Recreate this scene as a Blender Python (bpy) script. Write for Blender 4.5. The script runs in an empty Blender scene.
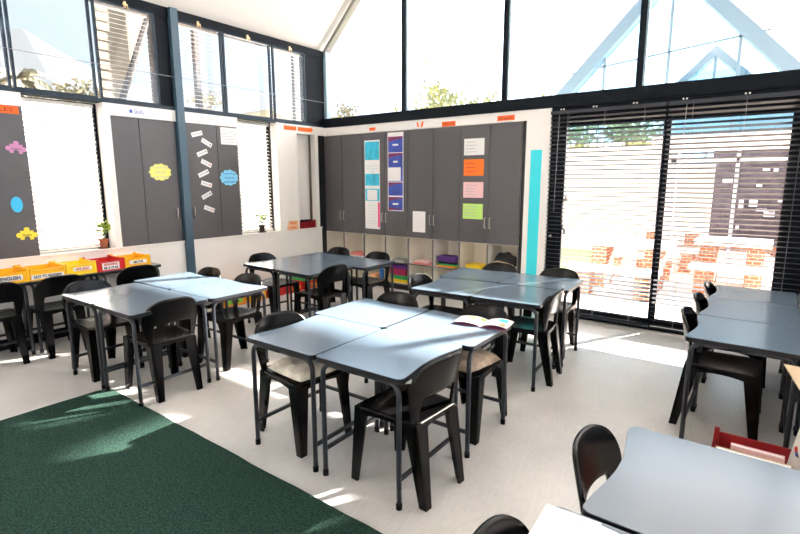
import bpy, bmesh, math, random
from mathutils import Vector, Matrix
random.seed(7)
R = math.radians
SC = bpy.context.scene
COL = SC.collection

# ------------------------------------------------------------------ materials
def _n(nt, t, **kw):
    n = nt.nodes.new(t)
    for k, v in kw.items():
        setattr(n, k, v)
    return n

def mat(name, col, rough=0.5, metal=0.0, spec=0.5, var=0.0, scale=8.0, bump=0.0, bscale=60.0, coat=0.0, stretch=None, trans=0.0):
    m = bpy.data.materials.new(name); m.use_nodes = True
    nt = m.node_tree; b = nt.nodes['Principled BSDF']
    b.inputs['Base Color'].default_value = (*col, 1)
    b.inputs['Roughness'].default_value = rough
    b.inputs['Metallic'].default_value = metal
    b.inputs['Specular IOR Level'].default_value = spec
    b.inputs['Coat Weight'].default_value = coat
    tc = None
    if var or bump:
        tc = _n(nt, 'ShaderNodeTexCoord'); mp = _n(nt, 'ShaderNodeMapping')
        nt.links.new(tc.outputs['Object'], mp.inputs['Vector'])
        if stretch: mp.inputs['Scale'].default_value = stretch
    if var:
        no = _n(nt, 'ShaderNodeTexNoise'); no.inputs['Scale'].default_value = scale; no.inputs['Detail'].default_value = 5
        nt.links.new(mp.outputs[0], no.inputs['Vector'])
        rp = _n(nt, 'ShaderNodeValToRGB')
        rp.color_ramp.elements[0].position = .3; rp.color_ramp.elements[1].position = .7
        rp.color_ramp.elements[0].color = (*[c * (1 - var) for c in col], 1)
        rp.color_ramp.elements[1].color = (*[min(1, c * (1 + var)) for c in col], 1)
        nt.links.new(no.outputs['Fac'], rp.inputs['Fac']); nt.links.new(rp.outputs[0], b.inputs['Base Color'])
    if bump:
        n2 = _n(nt, 'ShaderNodeTexNoise'); n2.inputs['Scale'].default_value = bscale; n2.inputs['Detail'].default_value = 4
        nt.links.new(mp.outputs[0], n2.inputs['Vector'])
        bp = _n(nt, 'ShaderNodeBump'); bp.inputs['Strength'].default_value = bump; bp.inputs['Distance'].default_value = .01
        nt.links.new(n2.outputs['Fac'], bp.inputs['Height']); nt.links.new(bp.outputs[0], b.inputs['Normal'])
    return m

def glass_mat(name, tint=(1, 1, 1), refl=0.06):
    m = bpy.data.materials.new(name); m.use_nodes = True
    nt = m.node_tree; nt.nodes.remove(nt.nodes['Principled BSDF']); out = nt.nodes['Material Output']
    tr = _n(nt, 'ShaderNodeBsdfTransparent'); tr.inputs[0].default_value = (*tint, 1)
    gl = _n(nt, 'ShaderNodeBsdfGlossy'); gl.inputs['Roughness'].default_value = .02
    fr = _n(nt, 'ShaderNodeLayerWeight'); fr.inputs['Blend'].default_value = .5
    pw = _n(nt, 'ShaderNodeMath', operation='POWER'); pw.inputs[1].default_value = 4
    ma = _n(nt, 'ShaderNodeMath', operation='MULTIPLY_ADD'); ma.inputs[1].default_value = .6; ma.inputs[2].default_value = refl * .35
    nt.links.new(fr.outputs['Facing'], pw.inputs[0]); nt.links.new(pw.outputs[0], ma.inputs[0])
    mx = _n(nt, 'ShaderNodeMixShader')
    nt.links.new(ma.outputs[0], mx.inputs[0]); nt.links.new(tr.outputs[0], mx.inputs[1]); nt.links.new(gl.outputs[0], mx.inputs[2])
    nt.links.new(mx.outputs[0], out.inputs['Surface'])
    return m

def brick_mat(name):
    m = bpy.data.materials.new(name); m.use_nodes = True
    nt = m.node_tree; b = nt.nodes['Principled BSDF']; b.inputs['Roughness'].default_value = .9
    tc = _n(nt, 'ShaderNodeTexCoord'); mp = _n(nt, 'ShaderNodeMapping'); mp.inputs['Rotation'].default_value = (R(90), 0, 0)
    br = _n(nt, 'ShaderNodeTexBrick'); br.inputs['Scale'].default_value = 4.5
    br.inputs['Color1'].default_value = (.25, .075, .035, 1); br.inputs['Color2'].default_value = (.34, .13, .06, 1); br.inputs['Mortar'].default_value = (.45, .40, .35, 1)
    br.inputs['Mortar Size'].default_value = .025
    nt.links.new(tc.outputs['Object'], mp.inputs[0]); nt.links.new(mp.outputs[0], br.inputs['Vector']); nt.links.new(br.outputs['Color'], b.inputs['Base Color'])
    return m

def floor_mat(name):
    m = bpy.data.materials.new(name); m.use_nodes = True
    nt = m.node_tree; b = nt.nodes['Principled BSDF']
    tc = _n(nt, 'ShaderNodeTexCoord')
    n1 = _n(nt, 'ShaderNodeTexNoise'); n1.inputs['Scale'].default_value = 2.2; n1.inputs['Detail'].default_value = 8
    mp = _n(nt, 'ShaderNodeMapping'); mp.inputs['Scale'].default_value = (30, 5, 1); mp.inputs['Rotation'].default_value = (0, 0, R(35))
    n2 = _n(nt, 'ShaderNodeTexNoise'); n2.inputs['Scale'].default_value = 3; n2.inputs['Detail'].default_value = 6
    nt.links.new(tc.outputs['Object'], n1.inputs['Vector']); nt.links.new(tc.outputs['Object'], mp.inputs[0]); nt.links.new(mp.outputs[0], n2.inputs['Vector'])
    mx = _n(nt, 'ShaderNodeMix'); mx.data_type = 'FLOAT'; mx.inputs[0].default_value = .5
    nt.links.new(n1.outputs['Fac'], mx.inputs[2]); nt.links.new(n2.outputs['Fac'], mx.inputs[3])
    rp = _n(nt, 'ShaderNodeValToRGB'); rp.color_ramp.elements[0].position = .35; rp.color_ramp.elements[1].position = .68
    rp.color_ramp.elements[0].color = (.50, .50, .495, 1); rp.color_ramp.elements[1].color = (.64, .64, .635, 1)
    nt.links.new(mx.outputs[0], rp.inputs[0]); nt.links.new(rp.outputs[0], b.inputs['Base Color'])
    r2 = _n(nt, 'ShaderNodeMapRange'); r2.inputs[3].default_value = .22; r2.inputs[4].default_value = .42
    nt.links.new(mx.outputs[0], r2.inputs[0]); nt.links.new(r2.outputs[0], b.inputs['Roughness'])
    b.inputs['Specular IOR Level'].default_value = .5
    bp = _n(nt, 'ShaderNodeBump'); bp.inputs['Strength'].default_value = .06; bp.inputs['Distance'].default_value = .01
    nt.links.new(n2.outputs['Fac'], bp.inputs['Height']); nt.links.new(bp.outputs[0], b.inputs['Normal'])
    return m

def rug_mat(name):
    m = bpy.data.materials.new(name); m.use_nodes = True
    nt = m.node_tree; b = nt.nodes['Principled BSDF']; b.inputs['Roughness'].default_value = 1; b.inputs['Specular IOR Level'].default_value = .1
    tc = _n(nt, 'ShaderNodeTexCoord')
    n1 = _n(nt, 'ShaderNodeTexNoise'); n1.inputs['Scale'].default_value = 95; n1.inputs['Detail'].default_value = 3
    n2 = _n(nt, 'ShaderNodeTexNoise'); n2.inputs['Scale'].default_value = 2
    nt.links.new(tc.outputs['Object'], n1.inputs['Vector']); nt.links.new(tc.outputs['Object'], n2.inputs['Vector'])
    rp = _n(nt, 'ShaderNodeValToRGB'); rp.color_ramp.elements[0].position = .35; rp.color_ramp.elements[1].position = .7
    rp.color_ramp.elements[0].color = (.010, .024, .020, 1); rp.color_ramp.elements[1].color = (.033, .080, .064, 1)
    nt.links.new(n1.outputs['Fac'], rp.inputs[0]); nt.links.new(rp.outputs[0], b.inputs['Base Color'])
    bp = _n(nt, 'ShaderNodeBump'); bp.inputs['Strength'].default_value = .8; bp.inputs['Distance'].default_value = .01
    nt.links.new(n1.outputs['Fac'], bp.inputs['Height']); nt.links.new(bp.outputs[0], b.inputs['Normal'])
    return m

M = dict(
    floor=floor_mat('vinyl_floor'), rug=rug_mat('green_carpet'),
    dred=mat('dark_red_plastic', (.27, .008, .011), .4),
    white=mat('white_paint', (.88, .87, .855), .55, var=.02, scale=3),
    panel=mat('white_laminate', (.87, .855, .835), .4, var=.015, scale=4),
    ceil=mat('ceiling_paint', (.86, .84, .81), .8, var=.01, scale=2),
    frame=mat('charcoal_aluminium', (.006, .009, .014), .6, spec=.12),
    wframe=mat('blue_grey_aluminium', (.012, .028, .048), .4, spec=.3),
    post=mat('grey_steel', (.055, .11, .16), .35, spec=.4),
    jamb=mat('pale_blue_aluminium', (.33, .50, .60), .4),
    door=mat('charcoal_laminate', (.088, .085, .093), .42, var=.05, scale=3, stretch=(1, 1, .3)),
    doorc=mat('black_edging', (.008, .008, .010), .5),
    cubby=mat('cubby_cream', (.90, .86, .77), .5),
    metal=mat('brushed_nickel', (.55, .52, .48), .3, 1),
    black=mat('black_plastic', (.002, .002, .0024), .25, spec=.22, bump=.03, bscale=160),
    top=mat('grey_desk_laminate', (.105, .153, .208), .2, spec=.5, var=.02, scale=3),
    edge=mat('charcoal_edging', (.008, .009, .012), .45, spec=.3),
    tube=mat('charcoal_steel_tube', (.014, .018, .026), .4),
    slat=mat('blind_slat', (.045, .05, .06), .5, spec=.2),
    slatw=mat('white_blind_slat', (.82, .78, .72), .5),
    cord=mat('blind_cord', (.25, .25, .27), .7),
    yellow=mat('yellow_plastic', (.95, .50, .012), .35),
    lemon=mat('lemon_plastic', (.95, .66, .015), .35),
    orange=mat('orange_plastic', (.92, .30, .015), .4),
    red=mat('red_plastic', (.62, .012, .015), .35),
    green=mat('green_plastic', (.03, .45, .10), .4),
    lime=mat('lime_label', (.30, .72, .08), .6),
    paper=mat('white_paper', (.84, .84, .85), .7),
    ink=mat('black_ink', (.02, .02, .022), .8),
    redink=mat('red_ink', (.65, .06, .05), .8),
    blueink=mat('blue_ink', (.06, .13, .50), .8),
    greyink=mat('grey_ink', (.45, .48, .52), .8),
    olab=mat('orange_label', (.95, .14, .015), .7),
    peach=mat('peach_label', (.90, .48, .25), .7),
    cyan=mat('cyan_strip', (.04, .74, .86), .6),
    cyanp=mat('cyan_print', (.03, .52, .75), .5, var=.35, scale=9),
    bluep=mat('blue_print', (.035, .075, .42), .5, var=.35, scale=6),
    maroon=mat('maroon_print', (.20, .02, .10), .5),
    pinkink=mat('pink_print', (.85, .06, .25), .6),
    nwhite=mat('note_white', (.82, .83, .82), .7), norange=mat('note_orange', (.95, .20, .02), .7),
    npink=mat('note_pink', (.88, .56, .58), .7), ngreen=mat('note_green', (.52, .82, .20), .7),
    cloudy=mat('yellow_cloud_paper', (.84, .80, .22), .7), cloudb=mat('blue_cloud_paper', (.22, .62, .88), .7),
    pinkp=mat('pink_puzzle_paper', (.60, .26, .48), .7), yelp=mat('yellow_puzzle_paper', (.88, .72, .06), .7),
    bluec=mat('blue_circle_paper', (.05, .50, .85), .7),
    terracotta=mat('terracotta', (.40, .13, .06), .8, var=.1), potdark=mat('dark_pot', (.05, .03, .025), .6),
    leaf=mat('plant_leaf', (.35, .50, .06), .6, var=.25, scale=12), stem=mat('plant_stem', (.15, .22, .04), .7),
    tleaf=mat('tree_leaf', (.20, .22, .095), .8, var=.25, scale=2), tleaf2=mat('tree_leaf_dry', (.14, .135, .085), .8, var=.2, scale=2),
    bark=mat('bark', (.22, .17, .12), .9, var=.2),
    purple=mat('purple_cloth', (.10, .03, .22), .8), magenta=mat('magenta_cloth', (.40, .015, .10), .8),
    blackc=mat('black_cloth', (.012, .012, .015), .85), grey=mat('grey_card', (.35, .36, .35), .7), pinkc=mat('coral_card', (.80, .25, .22), .7),
    blueb=mat('blue_bottle', (.03, .16, .50), .3),
    fur=mat('brown_fur', (.46, .36, .27), 1, spec=.1, var=.55, scale=9, bump=1, bscale=90),
    furw=mat('cream_fur', (.72, .68, .60), 1, spec=.1, var=.3, scale=9, bump=1, bscale=90),
    tan=mat('tan_cardboard', (.58, .45, .30), .8, var=.06),
    floral=mat('floral_cover', (.80, .79, .74), .6),
    pave=mat('pale_paving', (.78, .66, .58), .9, var=.05, scale=3),
    lawn=mat('lawn', (.40, .50, .22), .9, var=.2, scale=6),
    owall=mat('white_render', (.86, .85, .83), .9),
    brick=brick_mat('red_brick'), slab=mat('concrete_slab', (.66, .64, .62), .8, var=.05),
    gbeam=mat('pale_blue_steel', (.13, .21, .28), .4), lav=mat('lavender_frame', (.55, .56, .66), .5),
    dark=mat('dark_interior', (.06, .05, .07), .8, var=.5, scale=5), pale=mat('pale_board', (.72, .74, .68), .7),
    beige=mat('beige_cladding', (.11, .098, .075), .8, var=.05), hill=mat('hazy_hill', (.062, .070, .077), 1, spec=0, var=.06, scale=.03),
    hillb=mat('dry_hill', (.085, .078, .055), 1, spec=0, var=.06, scale=.05), thatch=mat('dark_roof', (.018, .018, .022), .8),
    glass=glass_mat('window_glass'), ogl=glass_mat('far_glass', (.62, .78, .86), .25),
    brass=mat('brass', (.55, .42, .25), .35, 1), steelw=mat('steel_cable', (.30, .31, .33), .5, .6), whitec=mat('white_clip', (.85, .85, .85), .5),
)

# ------------------------------------------------------------------ mesh builder
class MB:
    def __init__(s): s.b = bmesh.new()
    def box(s, x0, x1, y0, y1, z0, z1, mx=None):
        v = [s.b.verts.new((x, y, z)) for z in (z0, z1) for y in (y0, y1) for x in (x0, x1)]
        for f in ((0, 2, 3, 1), (4, 5, 7, 6), (0, 1, 5, 4), (2, 6, 7, 3), (0, 4, 6, 2), (1, 3, 7, 5)):
            s.b.faces.new([v[i] for i in f])
        if mx is not None:
            for q in v: q.co = mx @ q.co
        return s
    def hexa(s, lo, hi):
        """lo, hi: two quads of 3D points in the same order"""
        v = [s.b.verts.new(p) for p in list(lo) + list(hi)]
        s.b.faces.new(v[:4][::-1]); s.b.faces.new(v[4:])
        for i in range(4): s.b.faces.new((v[i], v[(i + 1) % 4], v[4 + (i + 1) % 4], v[4 + i]))
        return s
    def prism(s, poly, z0, z1, f=None):
        """poly 2D extruded from z0 to z1; f maps (a, b, c) to a 3D point"""
        f = f or (lambda a, b, c: (a, b, c))
        lo = [s.b.verts.new(f(a, b, z0)) for a, b in poly]; hi = [s.b.verts.new(f(a, b, z1)) for a, b in poly]
        n = len(poly)
        s.b.faces.new(lo[::-1]); s.b.faces.new(hi)
        for i in range(n): s.b.faces.new((lo[i], lo[(i + 1) % n], hi[(i + 1) % n], hi[i]))
        return s
    def tube(s, pts, r, seg=10, r1=None):
        pts = [Vector(p) for p in pts]; n = len(pts); rings = []
        up = None
        for i, p in enumerate(pts):
            t = (pts[min(i + 1, n - 1)] - pts[max(i - 1, 0)]).normalized()
            if up is None: up = t.orthogonal().normalized()
            else:
                up = (up - t * up.dot(t)); up = up.normalized() if up.length > 1e-6 else t.orthogonal().normalized()
            w = t.cross(up)
            rr = r if r1 is None else r + (r1 - r) * i / max(1, n - 1)
            rings.append([s.b.verts.new(p + rr * (math.cos(a) * up + math.sin(a) * w)) for a in (2 * math.pi * k / seg for k in range(seg))])
        for a, b in zip(rings, rings[1:]):
            for k in range(seg): s.b.faces.new((a[k], a[(k + 1) % seg], b[(k + 1) % seg], b[k]))
        s.b.faces.new(rings[0][::-1]); s.b.faces.new(rings[-1])
        return s
    def lathe(s, prof, c=(0, 0, 0), seg=20):
        rings = []
        for r, z in prof:
            rings.append([s.b.verts.new((c[0] + r * math.cos(2 * math.pi * k / seg), c[1] + r * math.sin(2 * math.pi * k / seg), c[2] + z)) for k in range(seg)])
        for a, b in zip(rings, rings[1:]):
            for k in range(seg): s.b.faces.new((a[k], a[(k + 1) % seg], b[(k + 1) % seg], b[k]))
        s.b.faces.new(rings[0][::-1]); s.b.faces.new(rings[-1])
        return s
    def grid(s, fn, nu, nv, closed=False):
        g = [[s.b.verts.new(fn(i / nu, j / nv)) for j in range(nv + 1)] for i in range(nu + 1)]
        for i in range(nu):
            for j in range(nv): s.b.faces.new((g[i][j], g[i + 1][j], g[i + 1][j + 1], g[i][j + 1]))
        return s
    def quad(s, a, b, c, d):
        s.b.faces.new([s.b.verts.new(p) for p in (a, b, c, d)]); return s
    def build(s, name, m, parent=None, smooth=False, bevel=0.0, solid=0.0, sub=0):
        bmesh.ops.recalc_face_normals(s.b, faces=s.b.faces[:])
        me = bpy.data.meshes.new(name); s.b.to_mesh(me); s.b.free()
        me.materials.append(M[m] if isinstance(m, str) else m)
        if smooth:
            for p in me.polygons: p.use_smooth = True
        o = bpy.data.objects.new(name, me); COL.objects.link(o)
        if parent: o.parent = parent
        if solid:
            md = o.modifiers.new('solid', 'SOLIDIFY'); md.thickness = solid; md.offset = 0
        if bevel:
            md = o.modifiers.new('bevel', 'BEVEL'); md.width = bevel; md.segments = 2; md.limit_method = 'ANGLE'; md.angle_limit = R(40)
        if sub:
            md = o.modifiers.new('sub', 'SUBSURF'); md.levels = sub; md.render_levels = sub
        return o

def box(name, m, x0, x1, y0, y1, z0, z1, parent=None, bevel=0.0):
    return MB().box(x0, x1, y0, y1, z0, z1).build(name, m, parent, bevel=bevel)
def tag(o, label, cat, group=None, kind=None):
    o['label'] = label; o['category'] = cat
    if group: o['group'] = group
    if kind: o['kind'] = kind
    return o
def thing(name, label, cat, loc=(0, 0, 0), rz=0.0, group=None):
    o = bpy.data.objects.new(name, None); COL.objects.link(o)
    o.location = loc; o.rotation_euler = (0, 0, rz); o.empty_display_size = .05
    return tag(o, label, cat, group)
def struct(o, label=None, cat=None):
    o['kind'] = 'structure'
    if label: o['label'] = label
    if cat: o['category'] = cat
    return o
def sthing(name, label=None, cat=None, loc=(0, 0, 0)):
    o = bpy.data.objects.new(name, None); COL.objects.link(o); o.location = loc
    return struct(o, label, cat)
def copy_tree(o, parent=None):
    c = o.copy(); COL.objects.link(c)
    if parent: c.parent = parent
    for ch in list(o.children): copy_tree(ch, c)
    return c
def text(name, body, m, size, mx, parent, width=None, bold=0.0):
    """flat lettering as a thin mesh; mx maps the text plane to the parent's space"""
    cu = bpy.data.curves.new('lettering_curve', 'FONT'); cu.body = body; cu.size = size; cu.align_x = 'CENTER'; cu.align_y = 'CENTER'
    cu.extrude = .0006; cu.offset = bold; cu.resolution_u = 3
    t = bpy.data.objects.new('lettering_curve', cu); COL.objects.link(t)
    dg = bpy.context.evaluated_depsgraph_get(); dg.update()
    me = bpy.data.meshes.new_from_object(t.evaluated_get(dg)); bpy.data.objects.remove(t); bpy.data.curves.remove(cu)
    me.materials.clear(); me.materials.append(M[m])
    if width and len(me.vertices):
        w = max(v.co.x for v in me.vertices) - min(v.co.x for v in me.vertices)
        if w > 0: me.transform(Matrix.Diagonal((width / w, 1, 1, 1)))
    me.transform(mx)
    o = bpy.data.objects.new(name, me); COL.objects.link(o)
    if parent: o.parent = parent
    return o
# text planes: on the left wall (faces +x, reads along +y) and on the back wall (faces -y, reads along +x)
def on_left(x, y, z, rot=0): return Matrix.Translation((x, y, z)) @ Matrix(((0, 0, 1, 0), (1, 0, 0, 0), (0, 1, 0, 0), (0, 0, 0, 1))) @ Matrix.Rotation(rot, 4, 'Z')
def on_back(x, y, z, rot=0): return Matrix.Translation((x, y, z)) @ Matrix(((1, 0, 0, 0), (0, 0, -1, 0), (0, 1, 0, 0), (0, 0, 0, 1))) @ Matrix.Rotation(rot, 4, 'Z')
def on_top(x, y, z, rot=0): return Matrix.Translation((x, y, z)) @ Matrix.Rotation(rot, 4, 'Z')

# ------------------------------------------------------------------ room shell
RX, RY, EAVE, SL = 8.0, -9.4, 3.56, 0.965      # right wall, rear wall, eave height, roof slope
RIDGE = EAVE + SL * RX / 2
struct(box('floor', 'floor', -.3, RX + .2, RY - .2, .55, -.1, 0))
# sloped ceiling (two slopes)
cb = MB()
cb.prism([(-.11, EAVE), (RX / 2, RIDGE), (RX + .25, EAVE - .25 * SL), (RX + .25, EAVE - .25 * SL + .2), (RX / 2, RIDGE + .2), (-.11, EAVE + .2)], RY - .2, .12, lambda a, b, c: (a, c, b))
struct(cb.build('ceiling', 'ceil'))
# left wall below the windows
wl = MB()
wl.box(-.22, 0, RY, -.12, 0, .86)
wl.box(-.22, 0, RY, -4.75, .86, 2.42)
wl.box(-.22, -.20, -4.75, -4.0, .86, 2.42); wl.box(-.22, -.20, -3.28, -1.62, .86, 2.42); wl.box(-.22, -.13, -.97, 0, .86, 2.42)
struct(wl.build('wall_left', 'white'))
struct(box('baseboard_left', 'frame', 0, .012, RY, -.12, 0, .10))
struct(box('window_sill_trim', 'panel', -.2, .02, -4.75, -.12, .86, .875)); bpy.data.objects['window_sill_trim'].name = 'trim_1'
# the white header over the left cupboards and niche
hd = MB(); hd.box(-.2, .012, -4.75, -4.0, 2.30, 2.425); hd.box(-.2, .012, -3.28, -1.62, 2.30, 2.425); hd.box(-.2, .012, -.97, -.02, 2.30, 2.425)
struct(hd.build('trim_2', 'panel'))
sd = MB()
for y in (-3.28, -4.0 - .0,): pass
sd.box(-.2, .012, -3.28, -3.215, .875, 2.30); sd.box(-.2, .012, -1.635, -1.62, .875, 2.30)
sd.box(-.2, .012, -.97, -.60, .875, 2.30); sd.box(-.2, .012, -.235, -.17, .875, 2.30)
struct(sd.build('trim_3', 'panel'))
struct(box('trim_4', 'doorc', -.12, -.02, -.17, -.0, .0, 2.30))
# slim pipe standing in the white recess
pipe = MB().tube([(-.07, -.275, .875), (-.07, -.275, 2.30)], .018).build('pipe', 'beige', smooth=True); tag(pipe, 'thin vertical pipe standing in the white recess by the room corner', 'pipe')
# upper window band on the left wall
struct(box('trim_5', 'wframe', -.16, .015, RY, 0, 2.425, 2.462))
struct(box('trim_6', 'frame', -.16, .012, RY, 0, 3.455, 3.56))
colw = MB()
for y0, y1 in ((-2.64, -2.48), (-.385, .0)): colw.box(-.12, .0, y0, y1, 2.462, 3.455)
struct(colw.build('trim_7', 'frame'))
def left_window(n, y0, y1, z0=2.462, z1=3.455):
    w = sthing('window_%d' % n)
    f = MB(); t = .022
    f.box(-.022, .012, y0, y0 + t, z0, z1); f.box(-.022, .012, y1 - t, y1, z0, z1); f.box(-.022, .012, y0 + t, y1 - t, z0, z0 + .016); f.box(-.022, .012, y0 + t, y1 - t, z1 - .018, z1)
    f.build('window_frame', 'wframe', w)
    box('glass_pane', 'glass', -.008, -.003, y0 + t, y1 - t, z0 + .016, z1 - .018, w)
    l = MB(); ym = (y0 + y1) / 2
    l.box(.012, .03, ym - .012, ym + .012, z1 - .02, z1 + .04); l.box(.03, .05, ym - .03, ym + .02, z1 - .005, z1 + .012); l.tube([(.04, ym + .02, z1), (.05, ym + .022, z1 - .045)], .006)
    l.build('window_latch', 'brass', w)
    return w
yl = [(-6.35, -5.60), (-5.58, -4.83), (-4.80, -4.06), (-4.04, -3.318), (-3.285, -2.64), (-2.43, -1.787), (-1.772, -1.028), (-.985, -.385)]
for i, (a, b) in enumerate(yl): left_window(i + 1, a, b)
# lower windows in the niches (glass at the back) with white venetian blinds in front
for n, (y0, y1) in zip((9, 10), ((-4.0, -3.28), (-1.62, -.97))):
    w = sthing('window_%d' % n)
    f = MB(); f.box(-.20, -.16, y0, y0 + .03, .875, 2.42); f.box(-.20, -.16, y1 - .03, y1, .875, 2.42); f.box(-.20, -.16, y0, y1, .875, .90); f.box(-.20, -.16, y0, y1, 2.39, 2.42)
    f.build('window_frame', 'frame', w)
    box('glass_pane', 'glass', -.183, -.177, y0 + .03, y1 - .03, .90, 2.39, w)
# steel column and cable
struct(box('trim_8', 'post', -.10, .06, -2.475, -2.385, 0, 3.56))
cable = MB().tube([(.055, RY, 2.80), (.055, -.02, 2.795)], .0035, 6).build('steel_cable', 'steelw', smooth=True)
tag(cable, 'thin steel tie cable strung across the upper left windows', 'cable')

# back wall: beam, header, mullions, gable glass
struct(box('trim_9', 'frame', -.02, RX, -.03, .12, 2.42, 2.555))
struct(box('trim_10', 'panel', -.02, 3.66, -.012, .12, 2.30, 2.42))
struct(box('trim_11', 'panel', 3.365, 3.66, -.012, .12, 0, 2.30))
struct(box('trim_12', 'doorc', 3.31, 3.365, .015, .44, 0, 2.30))
struct(box('wall_back', 'white', -.2, 3.66, .44, .54, 0, 2.55))
struct(box('trim_13', 'frame', 3.66, RX, .0, .12, 2.29, 2.42))
struct(box('wall_back_side', 'frame', 6.05, RX, .0, .12, 0, 2.29)); bpy.data.objects['wall_back_side'].name = 'wall_back_right'
mull = [0.03, 1.54, 3.05, 4.555, 6.06, 7.57]
def zr(x): return EAVE + SL * (x if x <= RX / 2 else RX - x)
for i, x in enumerate(mull):
    w = .03
    o = MB().prism([(x - w, 2.555), (x + w, 2.555), (x + w, zr(x + w)), (x - w, zr(x - w))], 0, .08, lambda a, b, c: (a, c, b)).build('trim_%d' % (14 + i), 'jamb' if i == 0 else 'frame'); struct(o)
    if i: # pale side face strip of the glazing bead
        struct(MB().prism([(x + w, 2.555), (x + w + .02, 2.555), (x + w + .02, zr(x + w)), (x + w, zr(x))], .02, .06, lambda a, b, c: (a, c, b)).build('trim_%d' % (20 + i), 'jamb'))
for i, (a, b) in enumerate(zip(mull, mull[1:] + [RX])):
    a2, b2 = a + .03, b - .03
    pts = [(a2, 2.555), (b2, 2.555), (b2, zr(b2))]
    if a2 < RX / 2 < b2: pts.append((RX / 2, RIDGE))
    pts.append((a2, zr(a2)))
    w = sthing('window_%d' % (11 + i))
    MB().prism(pts, .035, .041, lambda p, q, c: (p, c, q)).build('glass_pane', 'glass', w)
rk = MB()
rk.prism([(0, EAVE - .07), (RX / 2, RIDGE - .07), (RX, EAVE - .07), (RX, EAVE), (RX / 2, RIDGE), (0, EAVE)], -.01, .10, lambda a, b, c: (a, c, b))
struct(rk.build('trim_30', mat('grey_rafter', (.22, .22, .20), .5)))
# rest of the room, behind and right of the view
rw = MB(); rw.box(RX, RX + .2, RY, .12, 0, 2.0); rw.box(RX, RX + .2, RY, .12, 3.4, 3.6)
for y in (RY, -6.5, -3.4, -.2): rw.box(RX, RX + .2, y, y + .3, 2.0, 3.4)
struct(rw.build('wall_right', 'white'))
wr = sthing('window_20'); box('glass_pane', 'glass', RX + .09, RX + .096, RY, .1, 2.0, 3.4, wr)
bw = MB(); bw.prism([(0, 0), (RX, 0), (RX, EAVE), (RX / 2, RIDGE), (0, EAVE)], RY - .2, RY, lambda a, b, c: (a, c, b))
struct(bw.build('wall_rear', 'white'))

# sliding door with charcoal frame
d = sthing('door_1')
f = MB(); f.box(3.66, 3.78, .02, .10, 0, 2.29); f.box(5.93, 6.05, .02, .10, 0, 2.29); f.box(3.78, 5.93, .02, .10, 0, .05); f.box(3.78, 5.93, .02, .10, 2.24, 2.29)
f.build('door_frame', 'frame', d)
for x0, x1, y in ((3.78, 4.89, .045), (4.82, 5.93, .075)):
    s = MB(); s.box(x0, x0 + .05, y - .015, y + .015, .05, 2.24); s.box(x1 - .07, x1, y - .015, y + .015, .05, 2.24); s.box(x0 + .05, x1 - .07, y - .015, y + .015, .05, .12); s.box(x0 + .05, x1 - .07, y - .015, y + .015, 2.215, 2.24)
    lf = s.build('door_leaf', 'frame', d)
    box('glass_pane', 'glass', x0 + .05, x1 - .07, y - .003, y + .003, .12, 2.215, lf)
h = MB(); h.tube([(3.87, .0, 1.02), (3.845, -.005, 1.1), (3.845, -.005, 1.34), (3.87, .0, 1.40)], .012); h.box(3.86, 3.89, -.002, .03, .98, 1.06); h.box(3.86, 3.89, -.002, .03, 1.36, 1.42)
h.build('door_handle', 'metal', d, smooth=True)
MB().lathe([(.018, 0), (.018, .012), (.008, .014)], (0, 0, 0), 14).build('door_lock', 'metal', d).matrix_local = Matrix.Translation((3.705, .018, .95)) @ Matrix.Rotation(R(90), 4, 'X')

# ------------------------------------------------------------------ venetian blinds
def blind(name, label, axis, a0, a1, p, z0, z1, m, tilt, pitch=.048, w=.05, group=None, cords=3, outer=1, special=None, rail=True):
    """axis 'x': runs along x at y=p; axis 'y': runs along y at x=p; outer: sign of the outdoor direction"""
    t = thing(name, label, 'blind', ((a0 + a1) / 2, p, z0) if axis == 'x' else (p, (a0 + a1) / 2, z0), 0, group)
    L = (a1 - a0) / 2; H = z1 - z0
    def P(a, b, c): return (a, b, c) if axis == 'x' else (b, a, c)
    s = MB(); n = int((H - .06) / pitch)
    for k in range(n):
        z = .035 + k * pitch
        th = tilt(z0 + z) if callable(tilt) else tilt
        du, dz = w / 2 * math.cos(th) * outer, -w / 2 * math.sin(th)
        th2 = .0011
        s.hexa([P(-L, du, z + dz - th2), P(L, du, z + dz - th2), P(L, -du, z - dz - th2), P(-L, -du, z - dz - th2)],
               [P(-L, du, z + dz + th2), P(L, du, z + dz + th2), P(L, -du, z - dz + th2), P(-L, -du, z - dz + th2)])
    s.build('slats', m, t)
    def B(x0, x1, y0, y1, zz0, zz1, nm, mm):
        q = MB(); q.box(x0, x1, y0, y1, zz0, zz1) if axis == 'x' else q.box(y0, y1, x0, x1, zz0, zz1); return q.build(nm, mm, t)
    B(-L, L, -.022, .022, H - .035, H, 'head_rail', m if rail else 'frame')
    B(-L, L, -.02, .02, 0, .014, 'bottom_rail', m)
    for k in range(cords):
        a = -L + (k + .5) * 2 * L / cords
        q = MB()
        for off in (-.024, .024): q.tube([P(a, off, .01), P(a, off, H - .02)], .0013, 5)
        q.build('ladder_cord', 'cord', t)
    return t
def door_tilt(z):
    if .28 < z < .60: return R(-12)
    if 2.10 < z < 2.20: return R(-28)
    return R(14)
def door_tilt_right(z):
    return R(18) if door_tilt(z) == R(14) else door_tilt(z)
b1 = blind('venetian_blind', 'wide venetian blind over the left half of the sliding door', 'x', 3.675, 4.845, -.055, .05, 2.37, 'slat', door_tilt, group='blinds over the sliding door')
b2 = blind('venetian_blind', 'wide venetian blind over the right half of the sliding door', 'x', 4.865, 6.15, -.055, .05, 2.37, 'slat', door_tilt_right, group='blinds over the sliding door')
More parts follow.
